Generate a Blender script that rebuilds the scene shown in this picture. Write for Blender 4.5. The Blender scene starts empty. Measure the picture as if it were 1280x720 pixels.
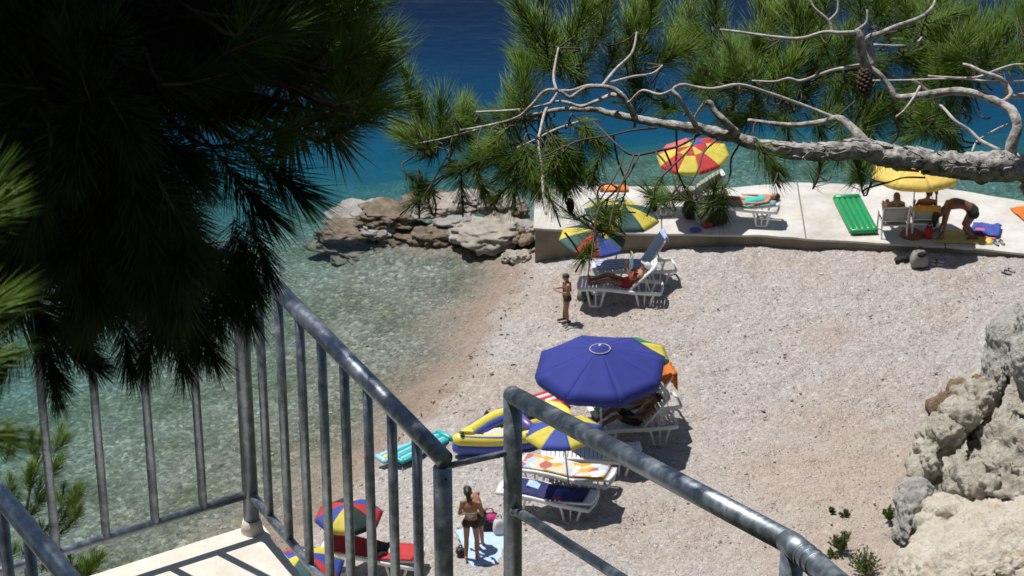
import bpy, bmesh, math, random
import numpy as np
from mathutils import Vector, Matrix, noise as mnoise
rnd = random.Random(7)
sc = bpy.context.scene
COL = sc.collection
# ------------------------------------------------------------------ camera
CAMH = 25.0
TH = math.radians(27.0)
FPX = 3171.0
cam = bpy.data.cameras.new('camera'); camo = bpy.data.objects.new('camera', cam); COL.objects.link(camo)
camo.location = (0, 0, CAMH); camo.rotation_euler = (math.radians(90) - TH, 0, 0)
cam.sensor_width = 36.0; cam.lens = FPX * 36.0 / 1280.0
cam.clip_start = 0.05; cam.clip_end = 6000
cam.dof.use_dof = True; cam.dof.focus_distance = 7.0; cam.dof.aperture_fstop = 27.0
sc.camera = camo
# ------------------------------------------------------------------ sky, sun, exposure
SUN = Vector((-0.76 * 0.37, 0.65 * 0.37, 0.93)).normalized()
w = bpy.data.worlds.new('World'); sc.world = w; w.use_nodes = True
wn = w.node_tree.nodes; wn.clear()
sky = wn.new('ShaderNodeTexSky'); sky.sky_type = 'NISHITA'; sky.sun_disc = False
sky.sun_elevation = math.asin(SUN.z); sky.sun_rotation = math.atan2(SUN.x, SUN.y)
sky.air_density = 1.0; sky.dust_density = 0.6; sky.ozone_density = 1.0
bg = wn.new('ShaderNodeBackground'); bg.inputs[1].default_value = 0.055
wo = wn.new('ShaderNodeOutputWorld')
w.node_tree.links.new(sky.outputs[0], bg.inputs[0]); w.node_tree.links.new(bg.outputs[0], wo.inputs[0])
sl = bpy.data.lights.new('sun', 'SUN'); sl.energy = 4.8; sl.angle = math.radians(0.53); sl.color = (1.0, 0.955, 0.88)
so = bpy.data.objects.new('sun', sl); COL.objects.link(so)
so.rotation_euler = SUN.to_track_quat('Z', 'Y').to_euler(); so.location = (0, 0, 80)
sc.view_settings.view_transform = 'Standard'; sc.view_settings.look = 'None'
sc.view_settings.exposure = 0.12; sc.view_settings.gamma = 1.0
sc.render.resolution_x = 1024; sc.render.resolution_y = 576
sc.render.engine = 'CYCLES'
sc.cycles.transparent_max_bounces = 24
sc.cycles.max_bounces = 6; sc.cycles.diffuse_bounces = 3; sc.cycles.glossy_bounces = 3; sc.cycles.volume_bounces = 0

# ------------------------------------------------------------------ placing helpers (real distances)
_F = Vector((0, math.cos(TH), -math.sin(TH))); _U = Vector((0, math.sin(TH), math.cos(TH))); _R = Vector((1, 0, 0))
_C = Vector((0, 0, CAMH))
def ray(x, y): return _F + _R * ((x - 640) / FPX) + _U * ((360 - y) / FPX)
def at(x, y, D): return _C + ray(x, y) * D
def gr(x, y, z):
    d = ray(x, y); return _C + d * ((z - CAMH) / d.z)
def beach_pt(x, y):
    z = 0.6
    for i in range(12):
        p = gr(x, y, z); z = 0.5 * z + 0.5 * beach_z(p.x, p.y)
    p = gr(x, y, z); return p

# ------------------------------------------------------------------ terrain function
WL = [(9.0, 60.0), (2.0, 53.0), (0.15, 50.5), (-0.55, 47.94), (-1.22, 45.29), (-1.98, 43.5), (-2.95, 41.5), (-3.75, 39.6), (-4.7, 37.6), (-5.7, 36.0), (-9, 32.5), (-36, 23)]
_wa = np.array(WL)
def wl_dist(X, Y):
    """signed distance to the waterline, positive on the beach"""
    X = np.asarray(X, float); Y = np.asarray(Y, float)
    best = np.full(X.shape, 1e9); sgn = np.ones(X.shape)
    for a, b in zip(_wa[:-1], _wa[1:]):
        e = b - a; L2 = e @ e
        t = np.clip(((X - a[0]) * e[0] + (Y - a[1]) * e[1]) / L2, 0, 1)
        dx = X - a[0] - t * e[0]; dy = Y - a[1] - t * e[1]
        d = np.hypot(dx, dy); s = np.where(e[0] * dy - e[1] * dx > 0, 1.0, -1.0)
        m = d < best; best = np.where(m, d, best); sgn = np.where(m, s, sgn)
    return best * sgn
def beach_arr(X, Y):
    d = wl_dist(X, Y)
    up = 0.85 * (1 - np.exp(-np.maximum(d, 0) / 2.0)) + 0.012 * np.maximum(d, 0)
    dn = -0.10 * np.maximum(-d, 0) - 0.004 * np.maximum(-d, 0) ** 2
    z = np.where(d > 0, up, dn)
    z = z + np.clip(41.5 - Y, 0, 20) * 0.10 * np.clip(d / 6 , 0, 1)
    off = -np.clip(Y - 51.0, 0, 8) * 0.13 - np.clip(Y - 59.0, 0, None) * 0.26
    z = np.where(Y > 51.0, np.minimum(z, np.maximum(z, -1.2) + off), z)
    z = np.where(Y > 51.0, np.maximum(z, -1.6 + off), z)
    yf = np.interp(X, [-50, 2, 9.6, 11.4, 16.5, 25, 60, 3000], [52.4, 51.7, 51.5, 50.8, 49.9, 47.0, 36, 30])
    z = np.where(Y > yf, np.minimum(z, -.45 * np.clip((Y - yf) / .5, 0, 1) - np.clip(Y - yf, 0, 8) * .13 - np.clip(Y - yf - 8, 0, None) * .26), z)
    z = np.maximum(z, -.04 - ((X + 1.2) / 2.3) ** 2 * .35 - ((Y - 51.3) / 1.0) ** 2 * .30) if True else z
    z = z + 0.03 * np.sin(X * 1.3 + Y * .7) * np.sin(Y * 1.1 - X * .4)
    return np.maximum(z, -26.0)
def beach_z(x, y): return float(beach_arr(np.array([x]), np.array([y]))[0])

# ------------------------------------------------------------------ materials
MATS = {}
def nmat(name):
    m = bpy.data.materials.new(name); m.use_nodes = True
    m.node_tree.nodes.clear(); MATS[name] = m
    return m, m.node_tree.nodes, m.node_tree.links
def out(n, l, sh, vol=None):
    o = n.new('ShaderNodeOutputMaterial'); l.new(sh, o.inputs[0]); return o
def coords(n, l, kind='Object', scale=None):
    tc = n.new('ShaderNodeTexCoord'); s = tc.outputs[kind]
    if scale:
        mp = n.new('ShaderNodeMapping'); mp.inputs['Scale'].default_value = scale; l.new(s, mp.inputs[0]); s = mp.outputs[0]
    return s
def noise(n, l, vec, scale, detail=4, rough=.55, dist=0):
    t = n.new('ShaderNodeTexNoise'); t.inputs['Scale'].default_value = scale; t.inputs['Detail'].default_value = detail
    t.inputs['Roughness'].default_value = rough; t.inputs['Distortion'].default_value = dist
    l.new(vec, t.inputs['Vector']); return t.outputs['Fac']
def ramp(n, l, fac, stops):
    r = n.new('ShaderNodeValToRGB'); e = r.color_ramp.elements
    while len(e) < len(stops): e.new(0.5)
    for el, (p, c) in zip(e, stops):
        el.position = p; el.color = (*c, 1) if len(c) == 3 else c
    l.new(fac, r.inputs[0]); return r.outputs[0]
def mix(n, l, fac, a, b, mode='MIX'):
    m = n.new('ShaderNodeMix'); m.data_type = 'RGBA'; m.blend_type = mode
    for sock, v in ((m.inputs[0], fac), (m.inputs[6], a), (m.inputs[7], b)):
        if isinstance(v, (int, float)): sock.default_value = v
        elif isinstance(v, tuple): sock.default_value = (*v, 1)
        else: l.new(v, sock)
    return m.outputs[2]
def bump(n, l, h, strength, dist=0.01, nrm=None):
    b = n.new('ShaderNodeBump'); b.inputs['Strength'].default_value = strength; b.inputs['Distance'].default_value = dist
    l.new(h, b.inputs['Height'])
    if nrm: l.new(nrm, b.inputs['Normal'])
    return b.outputs[0]
def principled(n, l, col, rough, metal=0, nrm=None, spec=.5):
    p = n.new('ShaderNodeBsdfPrincipled')
    if isinstance(col, tuple): p.inputs['Base Color'].default_value = (*col, 1)
    else: l.new(col, p.inputs['Base Color'])
    if isinstance(rough, (int, float)): p.inputs['Roughness'].default_value = rough
    else: l.new(rough, p.inputs['Roughness'])
    p.inputs['Metallic'].default_value = metal; p.inputs['Specular IOR Level'].default_value = spec
    if nrm: l.new(nrm, p.inputs['Normal'])
    return p
def sc3(c, k): return tuple(min(1, x * k) for x in c)
def plain(name, c, rough=.6, var=.18, scale=9, bmp=.15, bscale=40, metal=0, trans=0, spec=.5):
    if name in MATS: return MATS[name]
    m, n, l = nmat(name)
    v = coords(n, l)
    col = ramp(n, l, noise(n, l, v, scale), [(.3, sc3(c, 1 - var)), (.7, sc3(c, 1 + var))])
    nb = bump(n, l, noise(n, l, v, bscale), bmp, .006) if bmp else None
    p = principled(n, l, col, rough, metal, nb, spec); s = p.outputs[0]
    if trans:
        t = n.new('ShaderNodeBsdfTranslucent'); l.new(col, t.inputs[0])
        mx = n.new('ShaderNodeMixShader'); mx.inputs[0].default_value = trans
        l.new(s, mx.inputs[1]); l.new(t.outputs[0], mx.inputs[2]); s = mx.outputs[0]
    out(n, l, s); return m

def make_materials():
    # pebble beach and seabed
    m, n, l = nmat('pebbles')
    g = n.new('ShaderNodeNewGeometry'); pos = g.outputs['Position']
    sx = n.new('ShaderNodeSeparateXYZ'); l.new(pos, sx.inputs[0])
    def voro(scale, feat='F1'):
        t = n.new('ShaderNodeTexVoronoi'); t.feature = feat; t.inputs['Scale'].default_value = scale; l.new(pos, t.inputs['Vector']); return t
    v1 = voro(17); v2 = voro(13); v3 = voro(38)
    def cellval(v):
        s = n.new('ShaderNodeSeparateColor'); l.new(v.outputs['Color'], s.inputs[0]); return s.outputs[0]
    peb = ramp(n, l, cellval(v1), [(0, (.30, .275, .255)), (.28, (.395, .37, .355)), (.6, (.455, .435, .425)), (.88, (.52, .505, .50)), (1, (.66, .65, .64))])
    fine = ramp(n, l, cellval(v3), [(0, (.36, .335, .315)), (.5, (.44, .415, .40)), (1, (.57, .555, .545))])
    dry = mix(n, l, .4, peb, fine)
    big = noise(n, l, pos, .36, 6, .65)
    tan = mix(n, l, ramp(n, l, big, [(.44, (0, 0, 0)), (.60, (1, 1, 1))]), (.985, .97, .965), (.93, .845, .78), 'MIX')
    dry = mix(n, l, 1.0, dry, tan, 'MULTIPLY')
    # earthier ground at the back of the beach
    mr = n.new('ShaderNodeMapRange'); mr.inputs[1].default_value = 43.5; mr.inputs[2].default_value = 38.5; l.new(sx.outputs[1], mr.inputs[0])
    mrx = n.new('ShaderNodeMapRange'); mrx.inputs[1].default_value = 1.5; mrx.inputs[2].default_value = 6.0; l.new(sx.outputs[0], mrx.inputs[0])
    mu = n.new('ShaderNodeMath'); mu.operation = 'MULTIPLY'; l.new(mr.outputs[0], mu.inputs[0]); l.new(mrx.outputs[0], mu.inputs[1])
    dry = mix(n, l, mu.outputs[0], dry, mix(n, l, .55, dry, (.46, .36, .28)))
    # damp reddish strip by the water
    ad = n.new('ShaderNodeMath'); ad.operation = 'MULTIPLY_ADD'; l.new(noise(n, l, pos, .9, 4), ad.inputs[0]); ad.inputs[1].default_value = -.34; l.new(sx.outputs[2], ad.inputs[2])
    wet = n.new('ShaderNodeMapRange'); wet.inputs[1].default_value = .11; wet.inputs[2].default_value = -.10; l.new(ad.outputs[0], wet.inputs[0])
    wetc = mix(n, l, .62, dry, (.25, .175, .12))
    land = mix(n, l, wet.outputs[0], dry, wetc)
    bedv = cellval(v2)
    bed = ramp(n, l, bedv, [(0, (.06, .065, .05)), (.35, (.125, .13, .10)), (.7, (.20, .20, .155)), (.92, (.29, .29, .235)), (1, (.45, .445, .375))])
    bed = mix(n, l, .22, bed, peb)
    weed = ramp(n, l, noise(n, l, pos, .5, 5, .65), [(.42, (1, 1, 1)), (.62, (.62, .66, .52))])
    bed = mix(n, l, 1.0, bed, weed, 'MULTIPLY')
    uw = n.new('ShaderNodeMapRange'); uw.inputs[1].default_value = -.02; uw.inputs[2].default_value = -.16; l.new(sx.outputs[2], uw.inputs[0])
    col = mix(n, l, uw.outputs[0], land, bed)
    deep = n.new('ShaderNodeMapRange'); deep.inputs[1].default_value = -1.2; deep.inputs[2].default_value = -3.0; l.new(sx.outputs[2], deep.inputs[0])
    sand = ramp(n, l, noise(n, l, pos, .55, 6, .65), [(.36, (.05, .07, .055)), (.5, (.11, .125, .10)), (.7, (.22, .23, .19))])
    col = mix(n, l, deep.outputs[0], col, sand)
    # deep water's scattered blue light, painted onto the bed colour
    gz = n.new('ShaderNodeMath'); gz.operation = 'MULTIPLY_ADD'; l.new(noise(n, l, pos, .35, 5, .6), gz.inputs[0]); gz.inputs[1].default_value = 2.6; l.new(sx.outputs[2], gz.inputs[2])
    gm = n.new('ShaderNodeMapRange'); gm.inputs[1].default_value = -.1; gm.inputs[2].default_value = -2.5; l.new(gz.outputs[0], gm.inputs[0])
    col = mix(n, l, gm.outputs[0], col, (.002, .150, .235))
    h = n.new('ShaderNodeMath'); h.operation = 'ADD'; l.new(v1.outputs['Distance'], h.inputs[0]); l.new(v3.outputs['Distance'], h.inputs[1])
    nb = bump(n, l, h.outputs[0], .7, -.03)
    nb = bump(n, l, noise(n, l, pos, 2.4, 6, .7), 1.0, .13, nb)
    out(n, l, principled(n, l, col, .85, 0, nb, .25).outputs[0])
    # water
    m, n, l = nmat('water')
    g = n.new('ShaderNodeNewGeometry'); pos = g.outputs['Position']
    mp = n.new('ShaderNodeMapping'); mp.inputs['Scale'].default_value = (.8, 1.3, 1); mp.inputs['Rotation'].default_value = (0, 0, .35); l.new(pos, mp.inputs[0])
    n1 = noise(n, l, mp.outputs[0], 3.2, 5, .62, .6); n2 = noise(n, l, mp.outputs[0], .55, 3, .5, .4)
    nb = bump(n, l, n1, .35, .035); nb = bump(n, l, n2, .30, .18, nb)
    fr = n.new('ShaderNodeFresnel'); fr.inputs[0].default_value = 1.33; l.new(nb, fr.inputs['Normal'])
    tr = n.new('ShaderNodeBsdfTransparent'); gl = n.new('ShaderNodeBsdfGlossy'); gl.inputs['Roughness'].default_value = .04; l.new(nb, gl.inputs['Normal'])
    mx = n.new('ShaderNodeMixShader'); l.new(fr.outputs[0], mx.inputs[0]); l.new(tr.outputs[0], mx.inputs[1]); l.new(gl.outputs[0], mx.inputs[2])
    o = out(n, l, mx.outputs[0])
    va = n.new('ShaderNodeVolumeAbsorption'); va.inputs['Color'].default_value = (.20, .81, .885, 1); va.inputs['Density'].default_value = .28
    l.new(va.outputs[0], o.inputs['Volume'])
    # rocks
    def rock(name, c1, c2, c3, sc_=3.0, b=.8):
        m, n, l = nmat(name); v = coords(n, l)
        a = noise(n, l, v, sc_, 8, .65); c = ramp(n, l, a, [(.30, c1), (.5, c2), (.72, c3)])
        st = ramp(n, l, noise(n, l, v, sc_ * .45, 5, .6), [(.55, (1, 1, 1)), (.75, (.80, .62, .42))])
        c = mix(n, l, .65, c, mix(n, l, 1.0, c, st, 'MULTIPLY'))
        nb = bump(n, l, noise(n, l, v, sc_ * 7, 8, .7), b, .03)
        out(n, l, principled(n, l, c, .9, 0, nb, .2).outputs[0]); return m
    rock('limestone', (.36, .33, .27), (.52, .49, .42), (.66, .64, .58), 7.0, 1.0)
    rock('limestone_grey', (.34, .335, .31), (.48, .47, .445), (.60, .59, .56), 7.0, 1.0)
    rock('ledge_stone', (.56, .50, .40), (.68, .63, .54), (.74, .71, .64), 6.0, 1.0)
    rock('boulder_pale', (.22, .195, .165), (.36, .33, .29), (.50, .47, .43), 4.5, 1.0)
    rock('boulder_brown', (.085, .066, .046), (.175, .142, .105), (.31, .265, .21), 4.5, 1.0)
    rock('boulder_grey', (.20, .19, .18), (.30, .29, .28), (.40, .38, .36), 2.2, .7)
    rock('rust_rock', (.17, .11, .07), (.33, .23, .15), (.52, .43, .33), 12.0, 1.0)
    rock('hillside_rock', (.025, .035, .015), (.05, .055, .028), (.14, .125, .09), .8, 1.0)
    rock('rubble_stone', (.16, .12, .09), (.26, .20, .15), (.36, .31, .26), 3.0, .6)
    # concrete
    m, n, l = nmat('concrete'); g = n.new('ShaderNodeNewGeometry'); v = g.outputs['Position']
    c = ramp(n, l, noise(n, l, v, 1.1, 6, .65), [(.3, (.47, .46, .44)), (.55, (.58, .57, .55)), (.75, (.63, .62, .60))])
    st = ramp(n, l, noise(n, l, v, .8, 7, .75), [(.46, (1, 1, 1)), (.58, (.84, .81, .77)), (.72, (.66, .62, .56))])
    c = mix(n, l, .85, c, mix(n, l, 1.0, c, st, 'MULTIPLY'))
    out(n, l, principled(n, l, c, .85, 0, bump(n, l, noise(n, l, v, 25, 6, .7), .35, .02), .25).outputs[0])
    m, n, l = nmat('sea_wall'); g = n.new('ShaderNodeNewGeometry'); v = g.outputs['Position']
    c = ramp(n, l, noise(n, l, v, 1.6, 6, .65), [(.3, (.17, .145, .105)), (.6, (.27, .235, .18)), (.8, (.34, .30, .24))])
    out(n, l, principled(n, l, c, .9, 0, bump(n, l, noise(n, l, v, 12, 6, .7), .6, .03), .2).outputs[0])
    m, n, l = nmat('landing_concrete'); v = coords(n, l)
    c = ramp(n, l, noise(n, l, v, 6, 8, .7), [(.3, (.55, .51, .45)), (.55, (.66, .63, .57)), (.75, (.72, .69, .64))])
    st = ramp(n, l, noise(n, l, v, 14, 6, .7), [(.63, (1, 1, 1)), (.74, (.60, .42, .28))])
    c = mix(n, l, .6, c, mix(n, l, 1.0, c, st, 'MULTIPLY'))
    out(n, l, principled(n, l, c, .9, 0, bump(n, l, noise(n, l, v, 55, 6, .7), .5, .008), .2).outputs[0])
    # galvanised pipe
    m, n, l = nmat('galvanised'); v = coords(n, l)
    a = noise(n, l, v, 26, 5, .6, .5)
    c = ramp(n, l, a, [(.3, (.155, .18, .215)), (.5, (.245, .28, .325)), (.7, (.40, .44, .49))])
    spk = ramp(n, l, noise(n, l, v, 90, 3, .6), [(.66, (1, 1, 1)), (.75, (1.5, 1.5, 1.45))])
    c = mix(n, l, 1.0, c, spk, 'MULTIPLY')
    r = ramp(n, l, a, [(.3, (.36,) * 3), (.7, (.54,) * 3)])
    out(n, l, principled(n, l, c, r, .8, bump(n, l, noise(n, l, v, 60, 4), .12, .003), .5).outputs[0])
    # bark
    m, n, l = nmat('bark'); v = coords(n, l)
    a = noise(n, l, v, 60, 6, .7); c = ramp(n, l, a, [(.34, (.10, .08, .068)), (.48, (.40, .38, .365)), (.64, (.64, .62, .605))])
    sp = ramp(n, l, noise(n, l, v, 14, 6, .7), [(.60, (1, 1, 1)), (.72, (.60, .34, .18))])
    c = mix(n, l, .7, c, mix(n, l, 1.0, c, sp, 'MULTIPLY'))
    out(n, l, principled(n, l, c, .8, 0, bump(n, l, noise(n, l, v, 110, 6, .75), .8, .009), .3).outputs[0])
    m, n, l = nmat('twig_bark'); v = coords(n, l)
    c = ramp(n, l, noise(n, l, v, 80, 5, .7), [(.3, (.24, .21, .19)), (.5, (.43, .40, .385)), (.7, (.60, .575, .555))])
    out(n, l, principled(n, l, c, .75, 0, bump(n, l, noise(n, l, v, 200, 4), .4, .003), .3).outputs[0])
    # needles
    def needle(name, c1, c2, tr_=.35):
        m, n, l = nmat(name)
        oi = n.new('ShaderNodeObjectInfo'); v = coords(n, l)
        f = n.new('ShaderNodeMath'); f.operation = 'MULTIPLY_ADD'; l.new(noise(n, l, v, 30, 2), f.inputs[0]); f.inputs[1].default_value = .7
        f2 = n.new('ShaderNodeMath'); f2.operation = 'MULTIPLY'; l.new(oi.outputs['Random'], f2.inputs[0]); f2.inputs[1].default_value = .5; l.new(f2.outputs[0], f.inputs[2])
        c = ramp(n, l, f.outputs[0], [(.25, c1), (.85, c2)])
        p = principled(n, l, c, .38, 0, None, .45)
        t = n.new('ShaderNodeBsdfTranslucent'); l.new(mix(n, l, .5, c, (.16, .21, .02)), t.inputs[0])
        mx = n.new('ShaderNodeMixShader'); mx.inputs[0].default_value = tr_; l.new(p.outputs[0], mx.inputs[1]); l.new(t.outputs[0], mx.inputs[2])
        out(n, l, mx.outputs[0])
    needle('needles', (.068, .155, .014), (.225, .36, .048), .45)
    needle('needles_dark', (.016, .040, .010), (.040, .078, .018), .15)  # shaded copy of the pine needles, crown shade put into the colour
    needle('needles_young', (.09, .19, .02), (.19, .30, .04), .4)
    needle('leaves', (.07, .12, .02), (.16, .22, .05), .35)
    # plastics, fabrics
    plain('white_plastic', (.74, .75, .76), .4, .05, 6, .05)
    plain('grey_fabric', (.34, .35, .33), .85, .10, 12, .3, 120)
    plain('blue_canopy', (.018, .029, .225), .85, .10, 3, .15, 60)
    for nm, c in dict(red=(.60, .045, .05), yellow=(.72, .62, .10), green=(.02, .26, .09), blue=(.06, .10, .45), teal=(.05, .13, .13), pink=(.70, .16, .18), violet=(.13, .09, .34), lemon=(.84, .64, .16), darkgreen=(.015, .045, .04), orange=(.75, .22, .03), white=(.78, .77, .75)).items():
        plain(nm + '_cloth', c, .75, .14, 5, .35, 9, trans=.28)
        plain(nm + '_vinyl', c, .32, .08, 4, .05, 12)
    plain('pole_metal', (.55, .56, .56), .4, .08, 8, .05, 30, .6)
    plain('black_rubber', (.018, .018, .02), .6, .2, 8, .1)
    plain('black_cloth', (.016, .015, .017), .85, .3, 14, .4, 50)
    plain('navy_cloth', (.018, .024, .12), .85, .25, 12, .3, 60)
    plain('lightblue_cloth', (.42, .56, .78), .85, .08, 6, .3, 30)
    plain('lightblue_vinyl', (.30, .58, .74), .35, .08, 5, .05)
    plain('turquoise_vinyl', (.03, .42, .42), .35, .15, 8, .05)
    plain('turquoise_cloth', (.04, .45, .38), .75, .15, 10, .2)
    plain('magenta_cloth', (.42, .02, .16), .8, .2, 9, .2)
    plain('grey_bag', (.24, .23, .23), .8, .2, 10, .3)
    plain('beige_cloth', (.50, .44, .34), .85, .15, 10, .3)
    plain('brown_cloth', (.035, .022, .018), .8, .2, 12, .2)
    plain('terracotta', (.26, .10, .06), .75, .15, 8, .2)
    plain('stone_base', (.13, .14, .13), .9, .2, 8, .4)
    plain('skin_light', (.46, .235, .155), .5, .08, 7, .05)
    plain('skin_tan', (.31, .145, .085), .48, .10, 7, .05)
    plain('skin_deep', (.17, .075, .045), .45, .12, 7, .05)
    plain('hair_dark', (.018, .012, .010), .5, .3, 20, .5, 60)
    plain('hair_brown', (.055, .030, .018), .5, .3, 20, .5, 60)
    plain('hair_fair', (.16, .10, .05), .55, .3, 20, .5, 60)
    plain('pink_cloth', (.70, .16, .20), .75, .12, 6, .1)
    plain('dark_twig', (.085, .065, .05), .8, .3, 60, .3)  # darker twig bark: shade of backlit hanging twigs put into the colour
    plain('cone_scale', (.055, .032, .02), .8, .3, 40, .4)
    # patterned towel
    m, n, l = nmat('patterned_towel'); v = coords(n, l)
    t = n.new('ShaderNodeTexVoronoi'); t.inputs['Scale'].default_value = 4.5; l.new(v, t.inputs['Vector'])
    s = n.new('ShaderNodeSeparateColor'); l.new(t.outputs['Color'], s.inputs[0])
    c = ramp(n, l, s.outputs[0], [(0, (.62, .36, .07)), (.3, (.62, .55, .44)), (.5, (.40, .52, .66)), (.7, (.70, .66, .60)), (.85, (.42, .14, .12))])
    c.node.color_ramp.interpolation = 'CONSTANT'
    out(n, l, principled(n, l, c, .85, 0, bump(n, l, noise(n, l, v, 40), .3, .01), .2).outputs[0])
    m, n, l = nmat('sea_towel'); v = coords(n, l)
    c = ramp(n, l, noise(n, l, v, 4, 3, .6), [(.38, (.07, .22, .22)), (.5, (.19, .36, .36)), (.6, (.42, .36, .12)), (.7, (.42, .10, .06))])
    out(n, l, principled(n, l, c, .85, 0, bump(n, l, noise(n, l, v, 40), .3, .01), .2).outputs[0])
    m, n, l = nmat('blue_white_towel'); v = coords(n, l, scale=(1, 1, 1))
    wv = n.new('ShaderNodeTexWave'); wv.inputs['Scale'].default_value = 3.2; wv.inputs['Distortion'].default_value = 1.5; l.new(v, wv.inputs[0])
    c = ramp(n, l, wv.outputs['Fac'], [(.35, (.14, .20, .58)), (.6, (.55, .62, .82))])
    out(n, l, principled(n, l, c, .85, 0, bump(n, l, noise(n, l, v, 40), .3, .01), .2).outputs[0])
make_materials()
def M(n): return MATS[n]

# ------------------------------------------------------------------ mesh helpers
class MB:
    def __init__(s): s.v = []; s.f = []; s.m = []; s.smooth = []
    def add(s, verts, faces, mi=0, smooth=True):
        b = len(s.v); s.v.extend([tuple(p) for p in verts])
        for f in faces: s.f.append(tuple(i + b for i in f)); s.m.append(mi); s.smooth.append(smooth)
    def box(s, c, size, rot=None, mi=0, bev=0):
        hx, hy, hz = size[0] / 2, size[1] / 2, size[2] / 2
        P = [Vector((x, y, z)) for x in (-hx, hx) for y in (-hy, hy) for z in (-hz, hz)]
        if rot is not None: P = [rot @ p for p in P]
        c = Vector(c); P = [p + c for p in P]
        s.add(P, [(0, 1, 3, 2), (4, 6, 7, 5), (0, 4, 5, 1), (2, 3, 7, 6), (0, 2, 6, 4), (1, 5, 7, 3)], mi, False)
    def tube(s, path, rad, seg=8, mi=0, cap=True, flat=1.0, closed=False, upv=None):
        P = [Vector(p) for p in path]; n = len(P)
        if isinstance(rad, (int, float)): rad = [rad] * n
        T = []
        for i in range(n):
            a = P[(i - 1) % n] if (i > 0 or closed) else P[i]; b = P[(i + 1) % n] if (i < n - 1 or closed) else P[i]
            T.append((b - a).normalized())
        u = Vector(upv) if upv else (Vector((0, 0, 1)) if abs(T[0].z) < .9 else Vector((0, 1, 0)))
        V = []
        for i in range(n):
            u = (u - T[i] * u.dot(T[i])).normalized() if (u - T[i] * u.dot(T[i])).length > 1e-6 else T[i].orthogonal().normalized()
            q = T[i].cross(u)
            for k in range(seg):
                a = 2 * math.pi * k / seg
                V.append(P[i] + (q * math.cos(a) + u * (math.sin(a) * flat)) * rad[i])
        Fc = []
        for i in range(n if closed else n - 1):
            j = (i + 1) % n
            for k in range(seg):
                k2 = (k + 1) % seg; Fc.append((i * seg + k, j * seg + k, j * seg + k2, i * seg + k2))
        if cap and not closed:
            Fc.append(tuple(range(seg))); Fc.append(tuple(reversed(range((n - 1) * seg, n * seg))))
        s.add(V, Fc, mi)
    def ell(s, c, r, rot=None, seg=12, rings=8, mi=0):
        V = []; c = Vector(c)
        for i in range(rings + 1):
            t = math.pi * i / rings
            for k in range(seg):
                a = 2 * math.pi * k / seg
                p = Vector((r[0] * math.sin(t) * math.cos(a), r[1] * math.sin(t) * math.sin(a), r[2] * math.cos(t)))
                if rot is not None: p = rot @ p
                V.append(c + p)
        Fc = [(i * seg + k, (i + 1) * seg + k, (i + 1) * seg + (k + 1) % seg, i * seg + (k + 1) % seg) for i in range(rings) for k in range(seg)]
        s.add(V, Fc, mi)
    def caps(s, a, b, ra, rb, seg=10, mi=0):
        """tapered capsule"""
        a = Vector(a); b = Vector(b); t = (b - a); L = t.length
        if L < 1e-5: t = Vector((0, 0, 1))
        t.normalize()
        path = []; rad = []
        for k in (90, 60, 30): path.append(a - t * ra * math.sin(math.radians(k))); rad.append(max(ra * math.cos(math.radians(k)), ra * .05))
        path.append(a); rad.append(ra); path.append(b); rad.append(rb)
        for k in (30, 60, 90): path.append(b + t * rb * math.sin(math.radians(k))); rad.append(max(rb * math.cos(math.radians(k)), rb * .05))
        s.tube(path, rad, seg, mi)
    def loft(s, rings, mi=0, cap=True):
        """rings: list of (center, axis_a, axis_b) ; elliptical rings"""
        seg = 14; V = []
        for c, a, b in rings:
            for k in range(seg):
                t = 2 * math.pi * k / seg; V.append(Vector(c) + Vector(a) * math.cos(t) + Vector(b) * math.sin(t))
        n = len(rings)
        Fc = [(i * seg + k, (i + 1) * seg + k, (i + 1) * seg + (k + 1) % seg, i * seg + (k + 1) % seg) for i in range(n - 1) for k in range(seg)]
        if cap: Fc.append(tuple(reversed(range(seg)))); Fc.append(tuple(range((n - 1) * seg, n * seg)))
        s.add(V, Fc, mi)
    def mesh(s, name, mats):
        me = bpy.data.meshes.new(name); me.from_pydata(s.v, [], s.f)
        for m in mats: me.materials.append(M(m) if isinstance(m, str) else m)
        me.polygons.foreach_set('material_index', s.m); me.polygons.foreach_set('use_smooth', s.smooth); me.update()
        bm = bmesh.new(); bm.from_mesh(me); bmesh.ops.recalc_face_normals(bm, faces=bm.faces); bm.to_mesh(me); bm.free()
        return me
    def build(s, name, mats, parent=None, loc=None, rot=None, bevel=0):
        if isinstance(mats, str): mats = [mats]
        o = bpy.data.objects.new(name, s.mesh(name, mats)); COL.objects.link(o)
        if parent: o.parent = parent
        if loc is not None: o.location = loc
        if rot is not None: o.rotation_euler = rot
        if bevel:
            md = o.modifiers.new('bevel', 'BEVEL'); md.width = bevel; md.segments = 2; md.limit_method = 'ANGLE'
        return o
def tag(o, label=None, cat=None, group=None, kind=None):
    if label: o['label'] = label
    if cat: o['category'] = cat
    if group: o['group'] = group
    if kind: o['kind'] = kind
    return o
def empty(name, loc, rz=0, label=None, cat=None, group=None, rot=None):
    o = bpy.data.objects.new(name, None); COL.objects.link(o); o.empty_display_size = .1
    o.location = loc; o.rotation_euler = rot if rot is not None else (0, 0, rz)
    return tag(o, label, cat, group)
def copy_tree(o, parent=None):
    c = o.copy(); COL.objects.link(c)
    if parent is not None: c.parent = parent
    for ch in list(o.children): copy_tree(ch, c)
    return c
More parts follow.
